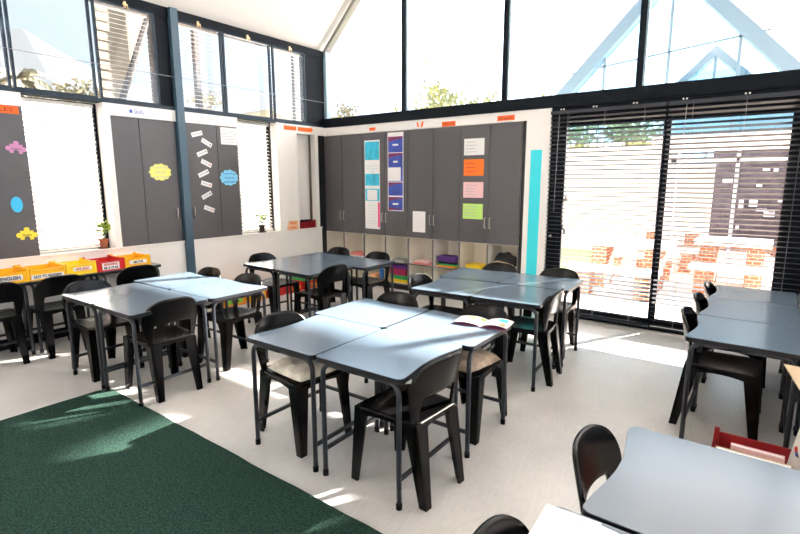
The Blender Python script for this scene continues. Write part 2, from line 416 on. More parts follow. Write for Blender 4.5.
for bl, xs in ((b1, (-.45, -.1, .3)), (b2, (-.5, .0, .5))):
    for x in xs:
        c = MB(); c.box(x - .022, x - .008, -.034, -.028, 2.325, 2.34); c.box(x + .008, x + .022, -.034, -.028, 2.325, 2.34); c.build('rail_clip', 'whitec', bl)
    w = MB(); w.tube([(-.48, -.035, 2.28), (-.49, -.04, 1.2)], .004, 6); w.build('tilt_wand', 'cord', bl)
blind('window_blind', 'bright white blind in the lower window behind the yellow and red crates', 'y', -3.985, -3.335, -.115, .885, 2.40, 'slatw', R(-24), outer=-1, cords=2, group='blinds in the lower left windows')
blind('window_blind', 'bright white blind in the lower window near the room corner, behind the small potted plant', 'y', -1.605, -1.02, -.115, .885, 2.40, 'slatw', R(-24), outer=-1, cords=2, group='blinds in the lower left windows')
blind('window_blind', 'beige slatted blind in the upper window left of the steel column', 'y', -3.24, -2.69, -.07, 2.47, 3.45, 'slatw', R(-13), outer=-1, cords=2, w=.045, group='blinds outside the upper left windows')
blind('window_blind', 'open slatted blind in the upper window just right of the steel column', 'y', -2.40, -1.82, -.07, 2.47, 3.45, 'slatw', R(-13), outer=-1, cords=2, w=.045, group='blinds outside the upper left windows')
blind('window_blind', 'open slatted blind in the upper window closest to the room corner', 'y', -.955, -.43, -.07, 2.47, 3.45, 'slatw', R(-13), outer=-1, cords=2, w=.045, group='blinds outside the upper left windows')

# ------------------------------------------------------------------ cupboards
UW = .8435
def handle(parent, f):
    q = MB(); q.tube([f(0, 0, 0), f(0, .03, 0), f(0, .03, .13), f(0, 0, .13)], .006, 8); return q.build('handle', 'metal', parent, smooth=True)
def back_unit(i, label):
    x0 = -.065 + i * UW
    t = thing('tall_cupboard', label, 'cupboard', (x0 + UW / 2, .22, 0), 0, 'tall charcoal cupboards along the back wall')
    h = UW / 2; D = .22
    c = MB()
    c.box(-h, -h + .012, -D + .02, D, .08, 2.30); c.box(h - .012, h, -D + .02, D, .08, 2.30); c.box(-h, h, D - .012, D, .08, 2.30)
    c.box(-h, h, -D + .02, D, .79, .81); c.box(-h, h, -D + .02, D, 2.285, 2.30)
    c.build('carcass', 'cubby', t)
    k = MB(); k.box(-h, h, -D + .04, -D + .06, 0, .08); k.build('plinth', 'doorc', t)
    cb_ = MB()
    cb_.box(-h + .012, h - .012, -D + .02, D - .012, .08, .10); cb_.box(-h + .012, h - .012, -D + .03, D - .012, .40, .415); cb_.box(-.008, .008, -D + .02, D - .012, .10, .79)
    cb_.build('shelf_divider', 'cubby', t)
    e = MB()
    for x in (-h, -.009, h - .012): e.box(x, x + (.012 if x != -.009 else .018), -D + .008, -D + .0195, .08, .79)
    e.box(-h, h, -D + .008, -D + .0195, .08, .10); e.box(-h, h, -D + .018, -D + .0295, .398, .417)
    e.build('edge_trim', mat('grey_edging', (.16, .155, .16), .5), t)
    for sx in (-1, 1):
        a, b = (-h + .003, -.0025) if sx < 0 else (.0025, h - .003)
        dr = box('cupboard_door', 'door', a, b, -D, -D + .0195, .80, 2.295, t, bevel=.002)
        hx = -.035 if sx < 0 else .035
        handle(dr, lambda p, q, r: (hx + p, -D - q, 1.0 + .0 + r))
    return t
back_unit(0, 'tall charcoal two-door cupboard nearest the room corner, doors left bare')
back_unit(1, 'tall charcoal two-door cupboard with the long blue poster strips')
back_unit(2, 'tall charcoal two-door cupboard with one small white sheet low on its door')
back_unit(3, 'tall charcoal two-door cupboard with four coloured notes on its door')
def left_unit(y0, y1, label, split):
    t = thing('wall_cupboard', label, 'cupboard', (-.1, (y0 + y1) / 2, .87), 0, 'charcoal wall cupboards on the left wall')
    h = (y1 - y0) / 2; cy = (y0 + y1) / 2
    box('carcass', 'doorc', -.09, .085, -h, h, .006, 1.43, t)
    sp = split - cy
    for k, (a, b) in enumerate(((-h + .002, sp - .003), (sp + .003, h - .002))):
        dr = box('cupboard_door', 'door', .0855, .104, a, b, 0.006, 1.428, t, bevel=.002)
    return t, cy
u, cy = left_unit(-4.75, -4.0, 'charcoal wall cupboard at the far left with puzzle-piece stickers', -4.38)
u, cy = left_unit(-3.215, -2.49, 'charcoal wall cupboard left of the steel column with a yellow cloud sign', -2.915)
handle(u, lambda p, q, r: (.104 + q, -2.55 - cy + p, .28 + r))
u, cy = left_unit(-2.36, -1.635, 'charcoal wall cupboard right of the steel column with slanted word strips', -1.936)
handle(u, lambda p, q, r: (.104 + q, -2.325 - cy + p, .28 + r))

# ------------------------------------------------------------------ things stuck on the walls and doors
def sheet_back(name, m, x0, x1, z0, z1, label, cat, y=-.0035, group=None, lines=0, inkm='greyink', y_off=0):
    t = thing(name, label, cat, ((x0 + x1) / 2, y, z0), 0, group); w = (x1 - x0) / 2; h = z1 - z0
    box('sheet', m, -w, w, -.0015, .0015, 0, h, t)
    if lines:
        q = MB()
        for k in range(lines):
            zz = h * (1 - (k + 1) / (lines + 1)); ww = w * random.uniform(.55, .8)
            q.box(-w * .82, -w * .82 + ww * 1.6, -.0022, -.0016, zz - h * .018, zz + h * .018)
        q.build('writing', inkm, t)
    return t
g = 'posters on the back cupboards'
# poster strip A: cyan panels and white sheets
pa = thing('poster_strip', 'long cyan and white poster strip with a pink edge on the cupboard door', 'poster', (.97, -.0035, .885), 0, g)
box('backing_sheet', 'paper', -.145, .145, -.0015, .0015, 0, 1.305, pa)
for z0, z1 in ((1.02, 1.285), (.645, .82), (.42, .60)): box('cyan_panel', 'cyanp', -.135, .135, -.0025, -.0016, z0, z1, pa)
q = MB(); q.box(-.10, .095, -.0033, -.0026, .43, .585); q.build('white_panel', 'paper', pa)
q = MB(); q.box(.105, .14, -.0033, -.0016, .03, .40); q.build('pink_edge', 'pinkink', pa)
pp = mat('pale_print', (.62, .72, .78), .7)
for x0, x1, z0, z1 in [(-.11, .11, .925, .937), (-.11, .11, .885, .897), (-.03, .04, .835, .862)] + [(-.10, .06, .08 + k * .045, .086 + k * .045) for k in range(7)]:
    box('writing', pp, x0, x1, -.0025, -.0016, z0, z1, pa)
# poster strip B: blue panels
pb = thing('poster_strip', 'long dark blue poster strip hung up to the top of the cupboard door', 'poster', (1.405, -.0035, 1.17), 0, g)
box('backing_sheet', 'paper', -.14, .14, -.0015, .0015, 0, 1.11, pb)
for z0, z1 in ((.83, 1.05), (.42, .82), (.22, .41), (.01, .20)): box('blue_panel', 'bluep', -.13, .13, -.0025, -.0016, z0, z1, pb)
for z0, z1 in ((1.01, 1.05), (.785, .82), (.385, .41), (.17, .20), (.03, .045)): MB().prism([(-.13, z0 - .03), (.02, z0), (.13, z0 + .01), (.13, z1), (-.13, z1)], -.0033, -.0026, lambda a, b, c: (a, c, b)).build('maroon_band', 'maroon', pb)
q = MB(); q.box(-.13, .095, -.004, -.0026, .43, .62); q.build('white_panel', 'paper', pb)
q = MB()
for z, w in ((.935, .05), (.70, .04), (.10, .05)): q.box(-w, w, -.0038, -.0026, z - .012, z + .012)
for k in range(3): q.box(-.09, .07, -.0046, -.0041, .47 + k * .04, .478 + k * .04)
q.build('writing', 'nwhite', pb)
sheet_back('paper_sheet', 'paper', 1.712, 1.925, .885, 1.178, 'plain white sheet low on the third cupboard', 'paper', group='sheets on the back cupboards', lines=6, inkm='nwhite')
for (m, z0, z1, nm) in (('nwhite', 1.922, 2.13, 'white note with faint writing, topmost of the four notes'), ('norange', 1.663, 1.872, 'bright orange note with dark writing on the cupboard door'),
                        ('npink', 1.383, 1.584, 'pale pink note on the cupboard door under the orange one'), ('ngreen', 1.108, 1.306, 'lime green note, lowest of the four notes')):
    sheet_back('paper_note', m, 2.522, 2.812, z0, z1, nm, 'note', group='coloured notes on the back cupboard', lines=3 if m == 'norange' else 4, inkm='redink' if m == 'norange' else 'greyink')
cs = box('cyan_strip', 'cyan', 3.432, 3.567, -.017, -.012, .001, 1.957); tag(cs, 'tall cyan strip on the white panel beside the sliding door', 'strip')
def label_back(x0, x1, z0, z1, body, label, size, m='olab', rot=0, ink='ink'):
    t = thing('header_label', label, 'label', ((x0 + x1) / 2, -.0135, (z0 + z1) / 2), 0, 'orange labels on the white header')
    t.rotation_euler = (0, rot, 0)
    w, h = (x1 - x0) / 2, (z1 - z0) / 2
    box('label_card', m, -w, w, -.001, .001, -h, h, t)
    if body: text('lettering', body, ink, size, on_back(0, -.0014, 0), t, width=w * 1.5)
    return t
label_back(.93, 1.045, 2.325, 2.368, '', 'small plain orange label above the two long poster strips', .03)
# the torn orange label: two slanted scraps
t = thing('header_label', 'torn orange label in two slanted scraps on the header', 'label', (1.835, -.0135, 2.35), 0, 'orange labels on the white header')
q = MB(); q.prism([(-.06, .035), (-.035, .04), (-.012, -.03), (-.045, -.02)], -.001, .001, lambda a, b, c: (a, c, b)); q.prism([(.06, .04), (.03, .04), (.005, -.02), (.04, -.035)], -.001, .001, lambda a, b, c: (a, c, b)); q.build('label_card', 'olab', t)
label_back(2.187, 2.392, 2.303, 2.365, 'Resources', 'orange label with one word in the middle of the back header', .045)
label_back(2.984, 3.209, 2.318, 2.378, 'Art Supplies', 'longer orange label at the right end of the back header', .045)
def label_left(y0, y1, z0, z1, body, label, size, m='olab', x=.0135, cat='label', grp='labels on the left header', ink='ink', w=None):
    t = thing('header_label', label, cat, (x, (y0 + y1) / 2, (z0 + z1) / 2), 0, grp)
    a, h = (y1 - y0) / 2, (z1 - z0) / 2
    box('label_card', m, -.001, .001, -a, a, -h, h, t)
    if body: text('lettering', body, ink, size, on_left(.0014, 0, 0), t, width=w or a * 1.5)
    return t
label_left(-.84, -.60, 2.335, 2.395, 'Computers', 'left one of two light orange labels side by side near the corner', .045, 'norange', ink='redink')
label_left(-.575, -.28, 2.335, 2.395, 'Dictionaries', 'right one of two light orange labels side by side near the corner', .045, 'norange', ink='redink')
label_left(-4.42, -4.03, 2.225, 2.295, 'PUZZLES', 'orange label at the top of the far left wall cupboard', .05, 'olab', x=.0055)
# handwritten words on the header
t = tag(text('header_lettering', 'Skills', 'blueink', .07, on_left(.0135, -2.905, 2.362), None, width=.11), 'small blue word sticker on the header above the yellow cloud', 'lettering')
dt = MB(); dt.prism([(-2.992 + .02 * math.cos(a), 2.362 + .022 * math.sin(a)) for a in (i * math.pi / 5 for i in range(10))], .012, .0135, lambda a, b, c: (c, a, b)); dt.build('blue_dot', 'blueink', t)
tag(text('header_lettering', '+Phonics', 'greyink', .06, on_left(.0135, -2.055, 2.372), None, width=.19), 'pale grey word on the header above the word strips', 'lettering')
# peach labels
pt = thing('peach_label', 'pair of overlapping peach labels low on the white niche panel', 'label', (.0135, -.735, .875), 0)
box('upper_card', 'peach', -.001, .001, -.085, .10, .07, .135, pt); box('lower_card', 'peach', .0012, .003, -.11, .105, .0, .065, pt)
text('lettering', 'Please be', 'redink', .035, on_left(.0014, .005, .10), pt, width=.11); text('lettering', 'gentle', 'redink', .035, on_left(.0034, 0, .03), pt, width=.12)

def cloud_poly(w, h, n=11, bump=.12):
    pts = []
    for k in range(n * 6):
        a = 2 * math.pi * k / (n * 6); r = 1 - bump * (1 - abs(math.sin(a * n / 2)))
        pts.append((w * r * math.cos(a), h * r * math.sin(a)))
    return pts
def cloud_sign(y, z, w, h, m, lines, label, ink):
    t = thing('cloud_sign', label, 'sign', (.0055, y, z), 0, 'cloud shaped signs on the left cupboards')
    MB().prism(cloud_poly(w, h), 0, .002, lambda a, b, c: (c, a, b)).build('cloud_card', m, t)
    for k, s in enumerate(lines): text('lettering', s, ink, .04, on_left(.0026, 0, (len(lines) - 1) * .027 - k * .054), t, width=w * (1.25 if k != 1 else .9))
cloud_sign(-2.713, 1.705, .135, .10, 'cloudy', ['Learning', 'can be', 'so fun'], 'scalloped yellow cloud sign left of the steel column', 'greyink')
cloud_sign(-1.79, 1.645, .14, .105, 'cloudb', ['Learning', 'how to', 'understand'], 'scalloped blue cloud sign right of the word strips', 'blueink')
strips = [(-2.212, 2.176, 15, 'plain, topmost of the eight word strips'), (-2.085, 2.076, -28, 'tilted down, second word strip from the top'), (-2.156, 1.948, 22, 'with a green end, third word strip from the top'),
          (-2.108, 1.822, -24, 'with a red end, fourth word strip from the top'), (-2.157, 1.695, 24, 'with a blue end, fifth word strip from the top'), (-2.125, 1.563, -16, 'with a red end, sixth word strip from the top'),
          (-2.13, 1.424, 26, 'with a purple end, seventh word strip from the top'), (-2.108, 1.25, -22, 'with an orange end, lowest of the eight word strips')]
ends = ['greyink', 'ink', 'green', 'red', 'blueink', 'red', 'purple', 'orange']
for (y, z, rot, lb), em in zip(strips, ends):
    t = thing('word_strip', 'small white strip ' + lb, 'word strip', (.0055, y, z), 0, 'slanted word strips on the cupboard')
    t.rotation_euler = (R(rot), 0, 0)
    box('strip_card', 'paper', -.001, .001, -.075, .075, -.028, .028, t)
    q = MB()
    for k in range(6): q.box(.0011, .0017, -.055 + k * .017, -.043 + k * .017, -.008, .008)
    q.build('writing', 'greyink', t); box('end_mark', em, .0011, .0017, .045, .06, -.01, .01, t)
t = thing('paper_sheet', 'white printed sheet at the top right of the word strip cupboard', 'paper', (.0055, -1.75, 2.07), 0, 'sheets on the left wall')
box('sheet', 'paper', -.001, .001, -.13, .13, 0, .215, t)
q = MB()
for k in range(5): q.box(.0011, .0017, -.11, .08 + .02 * (k % 2), .03 + k * .035, .036 + k * .035)
q.build('writing', 'greyink', t)
def puzzle_poly(s):
    pts = []
    def knob(cx, cy, ax, ay, out):
        # knob centred on an edge, direction out
        res = []
        for k in range(9):
            a = math.pi * (-.2 + 1.4 * k / 8)
            u = -math.cos(a) * .2; v = (.14 + math.sin(a) * .2) * out
            res.append((cx + ax * u + ay * v, cy + ay * u * (1 if ax == 0 else 0) + (-ax) * v if False else 0))
        return res
    def edge(p0, p1, out):
        dx, dy = p1[0] - p0[0], p1[1] - p0[1]; L = math.hypot(dx, dy); tx, ty = dx / L, dy / L; nx, ny = ty, -tx
        r = [p0]
        for k in range(9):
            a = math.pi * (-.2 + 1.4 * k / 8)
            u = L / 2 - math.cos(a) * .22 * s; v = (.10 + math.sin(a) * .2) * s * out
            r.append((p0[0] + tx * u + nx * v, p0[1] + ty * u + ny * v))
        return r
    c = [(-.5 * s, -.4 * s), (.5 * s, -.4 * s), (.5 * s, .4 * s), (-.5 * s, .4 * s)]
    for (i, o) in ((0, -1), (1, 1), (2, 1), (3, 1)): pts += edge(c[i], c[(i + 1) % 4], o)
    return pts
for y, z, s, m, body, lb, rot in ((-4.088, 1.905, .105, 'pinkp', 'puzzles', 'pink puzzle-piece sticker on the far left cupboard', -4), (-4.09, 1.085, .11, 'yelp', 'Skills', 'yellow puzzle-piece sticker low on the far left cupboard', -2)):
    t = thing('puzzle_sticker', lb, 'sticker', (.0055, y, z), 0, 'stickers on the far left cupboard'); t.rotation_euler = (R(rot), 0, 0)
    MB().prism(puzzle_poly(s), 0, .002, lambda a, b, c: (c, a, b)).build('sticker_card', m, t)
    text('lettering', body, 'ink', .03, on_left(.0026, 0, 0), t, width=.075)
t = MB().prism([(.048 * math.cos(a), .075 * math.sin(a)) for a in (2 * math.pi * i / 28 for i in range(28))], 0, .002, lambda a, b, c: (c, a, b)).build('round_sticker', 'bluec')
t.location = (.0055, -4.14, 1.382); tag(t, 'plain blue oval sticker between the two puzzle pieces', 'sticker', 'stickers on the far left cupboard')

# ------------------------------------------------------------------ desks
DH = .69
def rounded(x0, x1, y0, y1, r, dip):
    pts = []
    for cx, cy, a0 in ((x1 - r, y1 - r, 0), (x0 + r, y1 - r, 90), (x0 + r, y0 + r, 180), (x1 - r, y0 + r, 270)):
        if a0 == 0:
            n = 14  # concave right edge from y0 to y1
            for k in range(n + 1):
                u = k / n; yy = y0 + r + (y1 - y0 - 2 * r) * u
                pts.append((x1 - dip * math.sin(math.pi * u) ** 1.5, yy))
            rng = range(1, 7)
        else: rng = range(0, 7)
        if a0 == 270: rng = range(0, 6)
        for k in rng:
            a = R(a0 + 90 * k / 6); pts.append((cx + r * math.cos(a), cy + r * math.sin(a)))
    return pts
def bend_leg(x, y, sx, foot=0.0, top=DH - .03):
    # foot -> up -> bent inward along x under the top
    pts = [(x, y, foot)] + [(x, y, z) for z in (.2, .45, top - .07)]
    for k in range(1, 7):
        a = R(90 * k / 6); pts.append((x - sx * .06 * (1 - math.cos(a)), y, top - .07 + .06 * math.sin(a)))
    pts.append((0, y, top - .01))
    return pts
def make_desk(X=.56, Y=.61, dip=.032):
    t = thing('school_desk', 'grey laminate school desk', 'desk')
    hx, hy = X / 2, Y / 2
    MB().prism(rounded(-hx, hx, -hy, hy, .03, dip), DH - .022, DH).build('tabletop', 'top', t)
    MB().prism(rounded(-hx - .0015, hx + .0015, -hy - .0015, hy + .0015, .031, dip), DH - .028, DH - .0025).build('edge_band', 'edge', t)
    lx, ly = hx - .03, hy - .03
    for sx in (-1, 1):
        for sy in (-1, 1):
            lg = MB().tube(bend_leg(sx * lx, sy * ly, sx, .014), .0135, 10).build('leg', 'tube', t, smooth=True)
            MB().lathe([(.0165, 0), (.0165, .03), (.013, .033)], (sx * lx, sy * ly, 0), 12).build('foot_cap', 'black', lg)
    for sx in (-1, 1):
        MB().box(sx * lx - .008, sx * lx + .008, -ly, ly, .145, .165).build('side_stretcher', 'tube', t)
    return t
desk0 = make_desk(); desk_used = [False]
def desk(x, y, rz, label, group, src=None):
    if src is None and not desk_used[0]:
        o = desk0; desk_used[0] = True
    else: o = copy_tree(src or desk0)
    o.location = (x, y, 0); o.rotation_euler = (0, 0, R(rz)); o['label'] = label; o['group'] = group
    return o
CL = [('nearest centre cluster', 'desks in the nearest centre cluster', [(3.645, -3.745, 181), (4.215, -3.728, 1), (4.228, -3.140, 91), (3.598, -3.153, 91)]),
      ('cluster beside the sliding door', 'desks in the cluster beside the sliding door', [(3.625, -2.050, 184), (4.19, -2.008, 4), (4.165, -1.400, 94), (3.538, -1.440, 94)]),
      ('cluster in front of the wall crates', 'desks in the cluster in front of the wall crates', [(1.490, -3.955, 181.5), (2.055, -3.940, 1.5), (2.035, -3.345, 91), (1.405, -3.352, 91)]),
      ('far corner cluster', 'desks in the far corner cluster', [(1.39, -2.145, 177), (1.955, -2.165, -3), (2.075, -1.560, 90), (1.445, -1.565, 90)])]
for nm, grp, ps in CL:
    for (x, y, rz), w in zip(ps, ('front left', 'front right', 'back right', 'back left')):
        desk(x, y, rz, 'grey laminate desk, %s of four in the %s' % (w, nm), grp)
for k, (y, w) in enumerate(((-2.19, 'nearest'), (-1.57, 'middle'), (-.95, 'farthest'))):
    desk(5.74, y, 180, 'grey laminate desk, %s of three along the row by the sliding door, chair tucked in' % w, 'desks in the row by the sliding door')
    desk(6.315, y, 0, 'grey laminate desk at the right picture edge, %s of three behind the chaired row' % w, 'desks in the row by the sliding door')
desk(5.735, -4.155, 180, 'grey laminate desk in the right foreground with empty top', 'desks in the right foreground')
desk(6.31, -4.155, 0, 'grey laminate desk at the right picture edge beyond the empty foreground desk', 'desks in the right foreground')
desk(5.665, -4.785, 180, 'grey laminate desk at the bottom picture edge under white papers', 'desks in the right foreground')
nd = make_desk(.40, .615, 0.0); nd_lab = ['narrow desk against the left wall under the two leftmost yellow crates', 'narrow desk against the left wall under the red crate', 'narrow desk against the left wall at the left picture edge']
for k, y in enumerate((-3.925, -3.305, -4.545)):
    desk(.215, y, 90, nd_lab[k], 'narrow desks along the left wall', nd).rotation_euler = (0, 0, 0)
for c in [nd] + list(nd.children_recursive): bpy.data.objects.remove(c)

# ------------------------------------------------------------------ chairs (face local +x)
def make_chair():
    t = thing('school_chair', 'black plastic school chair', 'chair')
    def seat(u, v):
        a, b = u * 2 - 1, v * 2 - 1
        hw = .205 - .03 * (1 - (a + 1) / 2)
        ca = math.copysign(abs(a) ** .9, a)
        k = 1 - .10 * max(0, abs(a) - .7) / .3 * (abs(b) ** 6) * 2
        x = .205 * ca + .0; y = hw * b * k
        z = .432 - .014 * (1 - a * a) * (1 - b * b) - .012 * max(0, a - .6) / .4
        return (x, y, z)
    MB().grid(seat, 14, 14).build('seat', 'black', t, smooth=True, solid=.012)
    ap = MB()
    loop = [(-.20, -.170), (-.20, .170), (.197, .197), (.197, -.197)]
    for p, q in zip(loop, loop[1:] + loop[:1]):
        p, q = Vector((*p, 0)), Vector((*q, 0)); n = (q - p).normalized().cross(Vector((0, 0, 1))) * .008
        N = 8
        for k in range(N):
            a, b = p.lerp(q, k / N), p.lerp(q, (k + 1) / N)
            da = .072 - .045 * math.sin(math.pi * k / N) ** .6; db = .072 - .045 * max(0, math.sin(math.pi * (k + 1) / N)) ** .6
            Z = Vector((0, 0, 1))
            ap.hexa([a + Z * (.432 - da), b + Z * (.432 - db), b + n + Z * (.432 - db), a + n + Z * (.432 - da)], [a + Z * .43, b + Z * .43, b + n + Z * .43, a + n + Z * .43])
    ap.build('apron', 'black', t)
    def back(u, v):
        s = math.sin((u - .5) * math.pi); a = abs(s)
        top = .598 + .157 * max(0, 1 - a ** 3.4) ** (1 / 2.1)
        arch = .555 + .018 * (1 - s * s)
        k = min(1, max(0, (a - .66) / .20)); k = k * k * (3 - 2 * k)
        bot = arch * (1 - k) + .40 * k
        z = bot + (top - bot) * v
        wz = min(1, max(0, (z - .40) / .2))
        y = s * (.172 + .038 * wz)
        x = -.205 - .215 * max(0, z - .43) + .055 * s * s * (.35 + .65 * wz) + .01
        return (x, y, z)
    MB().grid(back, 40, 12).build('backrest', 'black', t, smooth=True, solid=.016)
    def leg(cx, cy, fx, fy, w0, w1):
        sx, sy = (1 if cx > 0 else -1), (1 if cy > 0 else -1)
        m = MB()
        # two thin webs meeting at the outer corner, like a moulded angle
        def web(dx0, dy0, dx1, dy1):
            lo = [(fx, fy, 0), (fx - sx * dx1, fy, 0), (fx - sx * dx1, fy - sy * dy1, 0), (fx, fy - sy * dy1, 0)]
            hi = [(cx, cy, .425), (cx - sx * dx0, cy, .425), (cx - sx * dx0, cy - sy * dy0, .425), (cx, cy - sy * dy0, .425)]
            m.hexa(lo, hi)
        web(w0, .018, w1, .016); web(.018, w0, .016, w1)
        return m.build('leg', 'black', t)
    for sy in (-1, 1):
        leg(.198, sy * .197, .225, sy * .205, .085, .045)
        leg(-.205, sy * .175, -.262, sy * .172, .085, .045)
    return t
chair0 = make_chair(); ch_used = [False]
def chair(x, y, rz, label, group):
    o = copy_tree(chair0) if ch_used[0] else chair0; ch_used[0] = True
    o.location = (x, y, 0); o.rotation_euler = (0, 0, R(rz)); o['label'] = label; o['group'] = group
    return o
ga = 'chairs round the nearest centre cluster'
chair(3.53, -3.76, -4, 'black plastic chair at the left end of the nearest cluster, cream cushion on its seat', ga)
chair(4.34, -3.755, 177, 'black plastic chair turned back-on at the right end of the nearest cluster', ga)
chair(4.29, -3.01, 268, 'black plastic chair behind the nearest cluster with a brown fur cushion', ga)
chair(3.57, -3.03, 271, 'black plastic chair behind the nearest cluster at its back left desk', ga)
gl = 'chairs round the cluster in front of the wall crates'
chair(2.10, -3.92, 178, 'black plastic chair turned back-on at the right end of the cluster by the crates', gl)
chair(1.33, -4.02, 2, 'black plastic chair at the left end of the cluster by the crates', gl)
chair(1.40, -3.25, 270, 'black plastic chair at the back left desk of the cluster by the crates', gl)
chair(2.00, -3.23, 272, 'black plastic chair at the back right desk of the cluster by the crates', gl)
gw = 'chairs facing the left wall desks'
chair(.36, -4.54, 180, 'black plastic chair facing the left wall at the left picture edge', gw)
chair(.40, -4.06, 181, 'black plastic chair facing the left wall in front of the second yellow crate', gw)
chair(.42, -3.36, 180, 'black plastic chair facing the left wall in front of the rightmost yellow crate', gw)
gb = 'chairs round the far corner cluster'
chair(1.20, -2.08, 0, 'black plastic chair at the left end of the far corner cluster', gb)
chair(2.02, -2.13, 178, 'black plastic chair turned back-on at the right end of the far corner cluster', gb)
chair(1.36, -1.37, 270, 'shiny black plastic chair behind the far cluster, nearer the corner', gb)
chair(2.03, -1.40, 268, 'shiny black plastic chair behind the far cluster, nearer the blue posters', gb)
gr = 'chairs round the cluster beside the sliding door'
chair(3.47, -2.06, 3, 'black plastic chair at the left end of the cluster beside the sliding door', gr)
chair(4.27, -1.96, 186, 'black plastic chair side-on at the right end of the cluster beside the door', gr)
chair(3.60, -1.30, 273, 'black plastic chair against the cubbies behind the cluster beside the door', gr)
chair(4.20, -1.23, 272, 'black plastic chair by the cyan strip behind the cluster beside the door', gr)
gv = 'chairs along the row by the sliding door'
chair(5.645, -2.04, 0, 'black plastic chair at the nearest desk of the row by the sliding door', gv)
chair(5.65, -1.48, 0, 'black plastic chair at the middle desk of the row by the sliding door', gv)
chair(5.665, -.94, 0, 'black plastic chair at the farthest desk of the row by the sliding door', gv)
gg = 'chairs in the right foreground'
chair(5.62, -4.15, 0, 'black plastic chair tucked under the empty right foreground desk', gg)
chair(5.57, -4.785, 4, 'black plastic chair cut off by the bottom picture edge', gg)

# cushions on two seats
def cushion(x, y, rz, m, label, hx=.18, hy=.17, h=.075):
    def f(u, v):
        a, b = u * 2 - 1, v * 2 - 1
        k = (1 - abs(a) ** 3.0) * (1 - abs(b) ** 3.0)
        return a, b, k
    q = MB()
    q.grid(lambda u, v: (f(u, v)[0] * hx * (1 - .05 * f(u, v)[1] ** 2), f(u, v)[1] * hy * (1 - .05 * f(u, v)[0] ** 2), .022 + h * f(u, v)[2] ** .5 * .8 + .006 * math.sin(17 * u + 5) * math.sin(13 * v)), 22, 22)
    q.grid(lambda u, v: (f(u, v)[0] * hx * (1 - .05 * f(u, v)[1] ** 2), f(u, v)[1] * hy * (1 - .05 * f(u, v)[0] ** 2), .022 - .018 * f(u, v)[2] ** .5), 22, 22)
    bmesh.ops.remove_doubles(q.b, verts=q.b.verts[:], dist=.0005)
    o = q.build('seat_cushion', m, smooth=True); o.location = (x, y, .436); o.rotation_euler = (0, 0, R(rz))
    return tag(o, label, 'cushion', 'fur seat cushions')
cushion(4.30, -3.06, 262, 'fur', 'brown and cream fur cushion on the chair behind the nearest cluster')
cushion(3.57, -3.77, -6, 'furw', 'cream fur cushion on the chair at the left of the nearest cluster')

# ------------------------------------------------------------------ rug
def rug_poly(x0, x1, y0, y1, r):
    pts = []
    for cx, cy, a0 in ((x1 - r, y1 - r, 0), (x0 + r, y1 - r, 90), (x0 + r, y0 + r, 180), (x1 - r, y0 + r, 270)):
        for k in range(7):
            a = R(a0 + 15 * k); pts.append((cx + r * math.cos(a), cy + r * math.sin(a)))
    # ripple along the long top edge
    out = []
    for p, q in zip(pts, pts[1:] + pts[:1]):
        n = max(1, int(math.hypot(q[0] - p[0], q[1] - p[1]) / .12))
        for k in range(n):
            u = k / n; out.append((p[0] + (q[0] - p[0]) * u + random.uniform(-.004, .004), p[1] + (q[1] - p[1]) * u + random.uniform(-.004, .004)))
    return out
rg = MB().prism(rug_poly(1.775, 5.0, -7.4, -4.195, .10), 0.0005, .012).build('rug', 'rug')
tag(rg, 'large dark green carpet rug on the vinyl floor', 'rug')

# ------------------------------------------------------------------ crates
def make_crate(x, y, z, rz, W, D, H, m, label, group, posts=True, name='plastic_crate'):
    """front faces local +x; W along y, D along x"""
    t = thing(name, label, 'crate', (x, y, z), R(rz), group)
    b = MB(); w = .010
    hw, hd = W / 2, D / 2
    b.box(-hd, hd, -hw, hw, 0, w)
    b.box(hd - w, hd, -hw, hw, w, H * .80); b.box(-hd, -hd + w, -hw, hw, w, H * .80)
    b.box(-hd, hd, -hw, -hw + w, w, H * .92); b.box(-hd, hd, hw - w, hw, w, H * .92)
    b.build('body', m, t, bevel=.002)
    for a0, a1, c0, c1 in ((hd - .004, hd + .006, H * .72, H * .80), (hd - .004, hd + .006, 0, .018), (-hd - .004, -hd + .008, H * .72, H * .80)):
        MB().box(a0, a1, -hw, hw, c0, c1).build('rim', m, t, bevel=.002)
    if posts:
        for sx in (-1, 1):
            for sy in (-1, 1):
                cx, cy = sx * (hd - .008), sy * (hw - .010)
                MB().hexa([(cx - .014, cy - .014, 0), (cx + .014, cy - .014, 0), (cx + .014, cy + .014, 0), (cx - .014, cy + .014, 0)],
                          [(cx - .012, cy - .012, H), (cx + .012, cy - .012, H), (cx + .012, cy + .012, H), (cx - .012, cy + .012, H)]).build('corner_post', m, t, bevel=.003)
    return t
def crate_label(t, D, H, y0, y1, z0, z1, rows, lm='paper'):
    x = D / 2 + .0065
    lb = box('name_label', lm, x - .005, x + .001, y0, y1, z0, z1, t)
    n = len(rows)
    for k, (s, ink, wd) in enumerate(rows):
        zz = z1 - (k + .5) * (z1 - z0) / n
        text('lettering', s, ink, (z1 - z0) / n * .95, on_left(x + .0018, (y0 + y1) / 2, zz - .001), lb, width=wd * (y1 - y0), bold=.0012)
gC = 'crates on the narrow wall desks'
CX, CZ, CD, CH = .195, DH, .34, .120
t = make_crate(CX, -4.36, CZ, 0, .285, CD, CH, 'yellow', 'yellow crate labelled ENGLISH at the left picture edge', gC); crate_label(t, CD, CH, -.10, .09, .025, .072, [('ENGLISH', 'ink', .8)])
t = make_crate(CX, -4.065, CZ, 0, .285, CD, CH, 'yellow', 'yellow crate with the longest white label, second from the left', gC); crate_label(t, CD, CH, -.14, .125, .012, .052, [('EASY TO READERS', 'ink', .85)])
